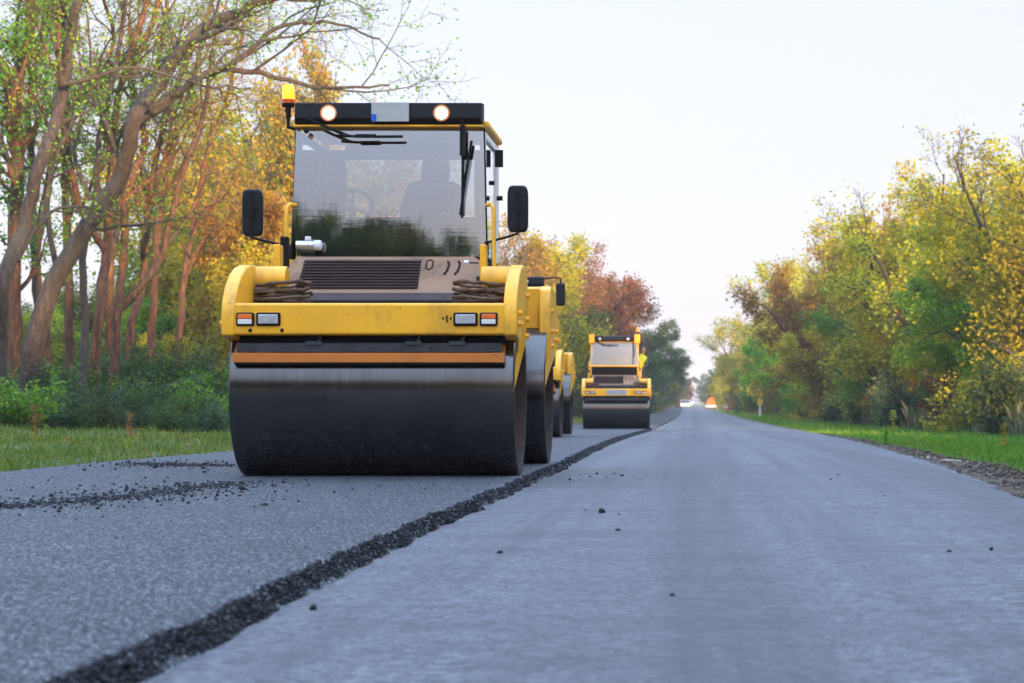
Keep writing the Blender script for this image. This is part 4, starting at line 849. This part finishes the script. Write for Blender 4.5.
n = 150000; Y = pick_Y(r, n, 15, 150, .9); X = xleft(Y) - r.random(n) ** .9 * np.interp(Y, [15, 60, 150], [10.5, 9, 5]) + r.normal(0, .06, n)
pt = np.sin(X * 1.9 + Y * .6) * np.sin(Y * .8 - X * .7)
h = r.gamma(4, .016, n) * (1 + .35 * pt) * np.interp(Y, [15, 60, 150], [1, 1.25, 1.6]); w = .0024 * np.clip(Y / 16, 1, 6) * r.uniform(.6, 1.5, n)
blades('verge_grass', X, Y, h, w, m_blade('grass_left', [(0, (.045, .085, .012)), (.45, (.13, .19, .02)), (.8, (.25, .27, .04)), (1, (.34, .28, .09))], (.075, .18, .016)), 32, 'rough yellow-green grass along the left edge of the fresh asphalt')
n = 140000; Y = pick_Y(r, n, 17, 320, .8); x1 = np.interp(Y, [17, 70, 120, 200, 320], [9.5, 10.5, 9.2, 7.8, 6]) + xo(Y); X0 = xright(Y) + wsh(Y) - .12; u = r.random(n); X = X0 + u * (x1 - X0)
h = r.gamma(4, .019, n) * np.interp(u, [0, .12, 1], [.45, .9, 1.3]) * np.interp(Y, [17, 70, 320], [1, 1.2, 2]); w = .0032 * np.clip(Y / 16, 1, 9) * r.uniform(.6, 1.5, n)
blades('meadow_grass', X, Y, h, w, m_blade('grass_right', [(0, (.05, .15, .012)), (.5, (.11, .26, .018)), (.85, (.18, .33, .028)), (1, (.30, .32, .07))], (.085, .25, .015)), 33, 'bright green grass strip right of the gravel shoulder')
n = 26000; Y = pick_Y(r, n, 40, 300, .8); X = np.interp(Y, [40, 70, 120, 200, 320], [9.8, 9.6, 8.4, 7.0, 5.3]) + xo(Y) + r.gamma(2, .75, n)
h = r.gamma(5, .14, n).clip(.2, 1.5); w = .006 * np.clip(Y / 16, 1, 9) * r.uniform(.5, 1.4, n)
blades('weeds', X, Y, h, w, m_blade('dry_weeds', [(0, (.05, .075, .024)), (.5, (.12, .12, .048)), (1, (.26, .21, .12))], (.075, .11, .04)), 34, 'tall dull brown-green weeds between the grass strip and the right trees', .35)
n = 12000; Y = pick_Y(r, n, 30, 110, .8); X = xleft(Y) - 7.2 - r.gamma(2, .9, n); h = r.gamma(5, .09, n).clip(.15, .9); w = .006 * np.clip(Y / 16, 1, 6) * r.uniform(.5, 1.4, n)
blades('undergrowth', X, Y, h, w, m_blade('left_weeds', [(0, (.03, .055, .015)), (.6, (.07, .11, .025)), (1, (.17, .15, .06))], (.04, .08, .02)), 35, 'taller weeds at the back of the left grass strip', .4)

for i, (X, Y, H, k, m) in enumerate([(-14, 2, 11, 1, 'yellow'), (-14, -12, 12, 5, 'olive'), (-9, -32, 11.6, 5, 'dark'), (-12, -33, 12.2, 2, 'dark'), (-15, -31, 13.4, 5, 'dark'), (-6.5, -34, 11.2, 2, 'dark'), (-10.5, -37, 12.4, 5, 'dark'), (-18, -36, 14, 2, 'dark'), (-8, -38, 11.8, 5, 'dark'), (-4, -60, 13, 5, 'dark'), (14.1, 53.6, 10.90, 1, 'yellow'), (12.9, 47.4, 10.30, 0, 'olive'), (13.7, 41.2, 11.60, 5, 'green'), (12.5, 35.0, 11.10, 2, 'yellow'), (13.3, 28.8, 10.60, 1, 'olive'), (14.1, 22.6, 10.10, 0, 'green'), (12.9, 16.4, 11.30, 5, 'yellow'), (13.7, 10.2, 10.90, 2, 'olive'), (12.5, 4.0, 10.30, 1, 'green'), (13.3, -2.2, 11.60, 0, 'yellow'), (14.1, -8.4, 11.10, 5, 'olive'), (12.9, -14.6, 10.60, 2, 'green'), (13.7, -20.8, 10.10, 1, 'yellow'), (12.5, -27.0, 11.30, 0, 'olive'), (13.3, -33.2, 10.90, 5, 'green'), (14.1, -39.4, 10.30, 2, 'yellow'), (12.9, -45.6, 11.60, 1, 'olive'), (13.7, -51.8, 11.10, 0, 'green'), (12.5, -58.0, 10.60, 5, 'yellow'), (13.3, -64.2, 10.10, 2, 'olive')]):  # left trees mirror in the glass; right row added to shade the roller
    place(PR, k, X, Y, H / 10.2, 'unseen roadside tree near or behind the photographer, for windscreen reflection and sun blocking', 'tree', 'roadside trees mirrored in the windscreen', m, rz=.4 * i)

for k in range(14):  # extra trees out of view, added to stop low sun reaching the road
    place(PR, (5, 2)[k % 2], 17 + k % 3, -58 + k * 7.4, 9.5 / 10.2, 'unseen roadside tree near or behind the photographer, for windscreen reflection and sun blocking', 'tree', 'roadside trees mirrored in the windscreen', 'green')
r = np.random.default_rng(61); n = 3800; Y = pick_Y(r, n, 17, 90, .9); sd = r.random(n) < .72; a = r.gamma(1.6, 1.6, n); X = np.where(sd, xleft(Y) - .05 - a, xright(Y) + wsh(Y) * r.random(n) + a * .9)
V, Fc = leaf_quads(r, np.stack([X, Y, gz(X, Y) + .02 + .05 * r.random(n) * (a > .5)], 1), r.uniform(.03, .06, n) * np.clip(Y / 30, 1, 2)); V = V.reshape(n, 4, 3); m = V.mean(1, keepdims=True); V[:, :, 2] = m[:, :, 2] + (V[:, :, 2] - m[:, :, 2]) * .3
tag(np_mesh('fallen_leaves', V.reshape(-1, 3), Fc, L['rust']), 'brown fallen leaves lying in the grass along both road edges', 'leaves', kind='stuff')

# ------------------------------------------------------------------ small things far and near
def ground_at(x, Y): X = (x - VX) * Y / F; return X, Y, float(gz(X, Y))
X, Y, g = ground_at(760, 200)
mp = empty('marker_post', (X, Y, g)); mp.scale = (1.6, 1.6, 1.5); MB().span(-.055, .055, -.03, .03, -.1, .62).build('post', M['white'], mp, bevel=.01)
hd = MB().slab([(-.10, .60), (.10, .60), (.14, .72), (.14, .88), (.06, .97), (-.06, .97), (-.14, .88), (-.14, .72)], -.05, .05).build('reflector_head', M['markeryellow'], mp, bevel=.01)
tag(mp, 'small white marker post with a yellow head standing in the right grass strip', 'marker post')
X, Y, g = ground_at(711, 330); g = float(zr(330)) - .07
rs = empty('roadworks_sign', (X, Y, g)); rs.scale = (1.1, 1.1, 1.1)
MB().slab([(-.55, .62), (.55, .62), (.55, 1.0), (.34, 1.28), (.20, 1.62), (-.02, 1.42), (-.22, 1.5), (-.36, 1.18), (-.55, 1.0)], -.04, .04).build('warning_board', M['signorange'], rs, bevel=.02)
MB().span(-.62, .62, -.06, .06, .36, .60).build('base_board', M['white'], rs, bevel=.01)
MB().span(-.5, -.44, -.2, .2, 0, .38).span(.44, .5, -.2, .2, 0, .38).build('leg', M['black'], rs)
tag(rs, 'bright orange roadworks board on a white base at the far right road edge', 'road sign')
def far_car(x, Y, label):
    X = (x - VX) * Y / F; c = empty('parked_car', (X, Y, float(zr(Y)) - .07))
    b = MB().prism([(-2.1, .32), (-2.15, .62), (-2.0, .80), (-1.15, .92), (-.55, 1.42), (1.1, 1.45), (1.9, .98), (2.1, .9), (2.12, .35)], -.88, .88).build('body', M['carwhite'], c, bevel=.06)
    MB().prism([(-1.13, .95), (-.58, 1.38), (-.60, 1.36), (-1.16, .93)], -.72, .72).map(lambda p: Vector((p.x, p.y - .03, p.z + .01))).build('windscreen', M['carglass'], c)
    for sx in (-1, 1):
        MB().span(sx * .885 - .01, sx * .885 + .01, -.9, 1.4, .98, 1.30).build('side_window', M['carglass'], c)
        MB().lathe([(-.03, .01), (-.03, .12), (.03, .10), (.03, .01)], axis='Y', c=(sx * .62, -2.13, .64), k=14).build('headlight', M['headlit'], c)
        for yy in (-1.3, 1.3):
            w = MB().lathe([(sx * .90, .10), (sx * .90, .32), (sx * .70, .32), (sx * .70, .10)], c=(0, yy, .32), k=20).build('wheel', M['tyre'], c)
            MB().lathe([(sx * .905, .01), (sx * .91, .2), (sx * .88, .2)], c=(0, yy, .32), k=16).build('rim', M['chrome'], w)
    tag(c, label, 'car', 'white cars far down the road'); return c
far_car(685.5, 420, 'white car with lit headlights far down the road, left of the orange board')
far_car(689.5, 640, 'farthest white car, a bright speck where the road vanishes')
for i, (x, y, ln, rz, lab) in enumerate([(950, 461, .42, .1, 'pale stick lying on the right gravel shoulder, longer of two'), (928, 457, .30, -.15, 'pale stick lying on the right gravel shoulder, shorter of two')]):
    Yc = .66 * F / (y - VY); X = (x - VX) * Yc / F
    p = MB().tube([(-ln / 2, 0, .02), (-.05, .01, .03), (.06, -.01, .028), (ln / 2, .015, .02)], [.012, .019, .018, .010], 7).build('stick', M['wood']); p.location = (X, Yc, float(gz(X, Yc)) + .04); p.rotation_euler = (0, 0, rz); tag(p, lab, 'stick', 'pale sticks on the shoulder')
def stalk(x, Y, h, n, seed, label, col='yellow'):
    r = np.random.default_rng(seed); X, Y, g = ground_at(x, Y); o = empty('wild_plant', (X, Y, g))
    MB().tube([(0, 0, -.03), (.012, 0, h * .4), (-.008, .01, h * .75), (.01, 0, h)], [.008, .007, .006, .003], 6).build('stem', M['wood'] if col == 'dry' else M['stemgreen'], o)
    z = r.uniform(.2, 1, n) * h; C = np.stack([r.normal(0, .035 + .02 * (z < h * .5)), r.normal(0, .04, n), z], 1) if False else np.stack([r.normal(0, .04, n), r.normal(0, .04, n), z], 1)
    V, Fc = leaf_quads(r, C, r.uniform(.04, .08, n)); np_mesh('leaves', V, Fc, L[col], o); tag(o, label, 'plant', 'single tall plants in the grass'); return o
M['stemgreen'] = plain('green_stem', (.12, .16, .03), .7)
stalk(1004, 42, .48, 60, 1, 'single tall yellow-leaved plant in the grass near the right picture edge', 'yellow')
stalk(886, 40, .36, 60, 2, 'small dark leafy plant on the grass edge above the shoulder', 'green')
stalk(893, 62, .75, 90, 3, 'leafy weed plant standing at the back of the right grass strip', 'olive')
stalk(35, 33, .5, 50, 4, 'dry reddish stalk in the left grass at the picture edge', 'rust')
stalk(130, 36, .45, 60, 5, 'brownish stalk in the left grass below the forked trunk', 'rust')

# ------------------------------------------------------------------ air, sky, sun, camera
HAZE, EXPO, VEIL = .00032, 1.28, (3.28, 3.24, 3.9)
VTOP = (8.0, 11.0, 16.6)
if HAZE > 0:
    t = bpy.data.materials.new('haze'); t.use_nodes = True; nt = t.node_tree; nt.nodes.remove(nt.nodes['Principled BSDF'])
    pv = nt.nodes.new('ShaderNodeVolumePrincipled'); pv.inputs['Color'].default_value = (.88, .90, .95, 1); pv.inputs['Density'].default_value = HAZE
    nt.links.new(pv.outputs[0], nt.nodes['Material Output'].inputs['Volume'])
    hz = MB().span(-1000, 1000, -130, 2500, -3, 26).build('haze', t, smooth=0); hz['kind'] = 'stuff'; hz['label'] = 'thin evening haze over the road and woods'
SUN_EL, SUN_AZ = 7.5, 148.0                        # azimuth clockwise from the view direction
w = bpy.data.worlds.new('World'); sc.world = w; w.use_nodes = True; nt = w.node_tree; bg = nt.nodes['Background']
sk = nt.nodes.new('ShaderNodeTexSky'); sk.sky_type = 'NISHITA'; sk.sun_disc = False; sk.sun_elevation = R(SUN_EL); sk.sun_rotation = R(SUN_AZ); sk.air_density = 1.0; sk.dust_density = 1.5; sk.ozone_density = 1.5
tc = nt.nodes.new('ShaderNodeTexCoord'); sx = nt.nodes.new('ShaderNodeSeparateXYZ'); nt.links.new(tc.outputs['Generated'], sx.inputs[0])
rp = nt.nodes.new('ShaderNodeValToRGB'); e = rp.color_ramp.elements; e[0].position = 0; e[0].color = (.80,) * 3 + (1,); e[1].position = .75; e[1].color = (.75,) * 3 + (1,); nt.links.new(sx.outputs[2], rp.inputs[0])
mx = nt.nodes.new('ShaderNodeMix'); mx.data_type = 'RGBA'; nt.links.new(rp.outputs[0], mx.inputs[0]); nt.links.new(sk.outputs[0], mx.inputs[6])
vr = nt.nodes.new('ShaderNodeValToRGB'); e = vr.color_ramp.elements; e[0].position = .17; e[0].color = tuple(c / 20 for c in VEIL) + (1,); e[1].position = .8; e[1].color = tuple(c / 20 for c in VTOP) + (1,); nt.links.new(sx.outputs[2], vr.inputs[0])
vm = nt.nodes.new('ShaderNodeMix'); vm.data_type = 'RGBA'; vm.blend_type = 'MULTIPLY'; vm.inputs[0].default_value = 1; nt.links.new(vr.outputs[0], vm.inputs[6]); vm.inputs[7].default_value = (20, 20, 20, 1); nt.links.new(vm.outputs[2], mx.inputs[7])   # thin high cloud, brighter overhead
dt = nt.nodes.new('ShaderNodeVectorMath'); dt.operation = 'DOT_PRODUCT'; nt.links.new(tc.outputs['Generated'], dt.inputs[0]); dt.inputs[1].default_value = (math.sin(R(SUN_AZ)) * .98, math.cos(R(SUN_AZ)) * .98, .15)
gr = nt.nodes.new('ShaderNodeValToRGB'); e = gr.color_ramp.elements; e[0].position = .80; e[0].color = (0, 0, 0, 1); e[1].position = 1; e[1].color = (.40, .27, .13, 1); nt.links.new(dt.outputs['Value'], gr.inputs[0])
ga = nt.nodes.new('ShaderNodeMix'); ga.data_type = 'RGBA'; ga.blend_type = 'ADD'; ga.inputs[0].default_value = 1; gs = nt.nodes.new('ShaderNodeMix'); gs.data_type = 'RGBA'; gs.blend_type = 'MULTIPLY'; gs.inputs[0].default_value = 1; gs.inputs[7].default_value = (20, 20, 20, 1)
nt.links.new(gr.outputs[0], gs.inputs[6]); nt.links.new(mx.outputs[2], ga.inputs[6]); nt.links.new(gs.outputs[2], ga.inputs[7]); nt.links.new(ga.outputs[2], bg.inputs[0]); bg.inputs[1].default_value = .12
sl = bpy.data.lights.new('sun', 'SUN'); sl.energy = 5.0; sl.angle = R(2.0); sl.color = (1, .60, .30)
so = bpy.data.objects.new('sun', sl); COL.objects.link(so); so.rotation_euler = (R(90 - SUN_EL), 0, R(180 - SUN_AZ)); so.location = (20, -60, 30)
cam = bpy.data.cameras.new('camera'); cam.lens = F / 1024 * 36; cam.sensor_width = 36; cam.shift_x = (512 - VX) / 1024; cam.shift_y = (VY - 341.5) / 1024; cam.clip_end = 6000; cam.clip_start = .1
cam.dof.use_dof = True; cam.dof.focus_distance = 17.4; cam.dof.aperture_fstop = 6.0
co = bpy.data.objects.new('camera', cam); COL.objects.link(co); co.location = (0, 0, CH); co.rotation_euler = (R(90), 0, 0); sc.camera = co
vs = sc.view_settings; vs.view_transform = 'Standard'; vs.look = 'None'; vs.gamma = 1; vs.use_curve_mapping = False; vs.exposure = EXPO
sc.cycles.use_denoising = True; sc.cycles.max_bounces = 8; sc.cycles.transparent_max_bounces = 12; sc.cycles.volume_bounces = 0; sc.cycles.sample_clamp_indirect = 6
bpy.context.view_layer.update()
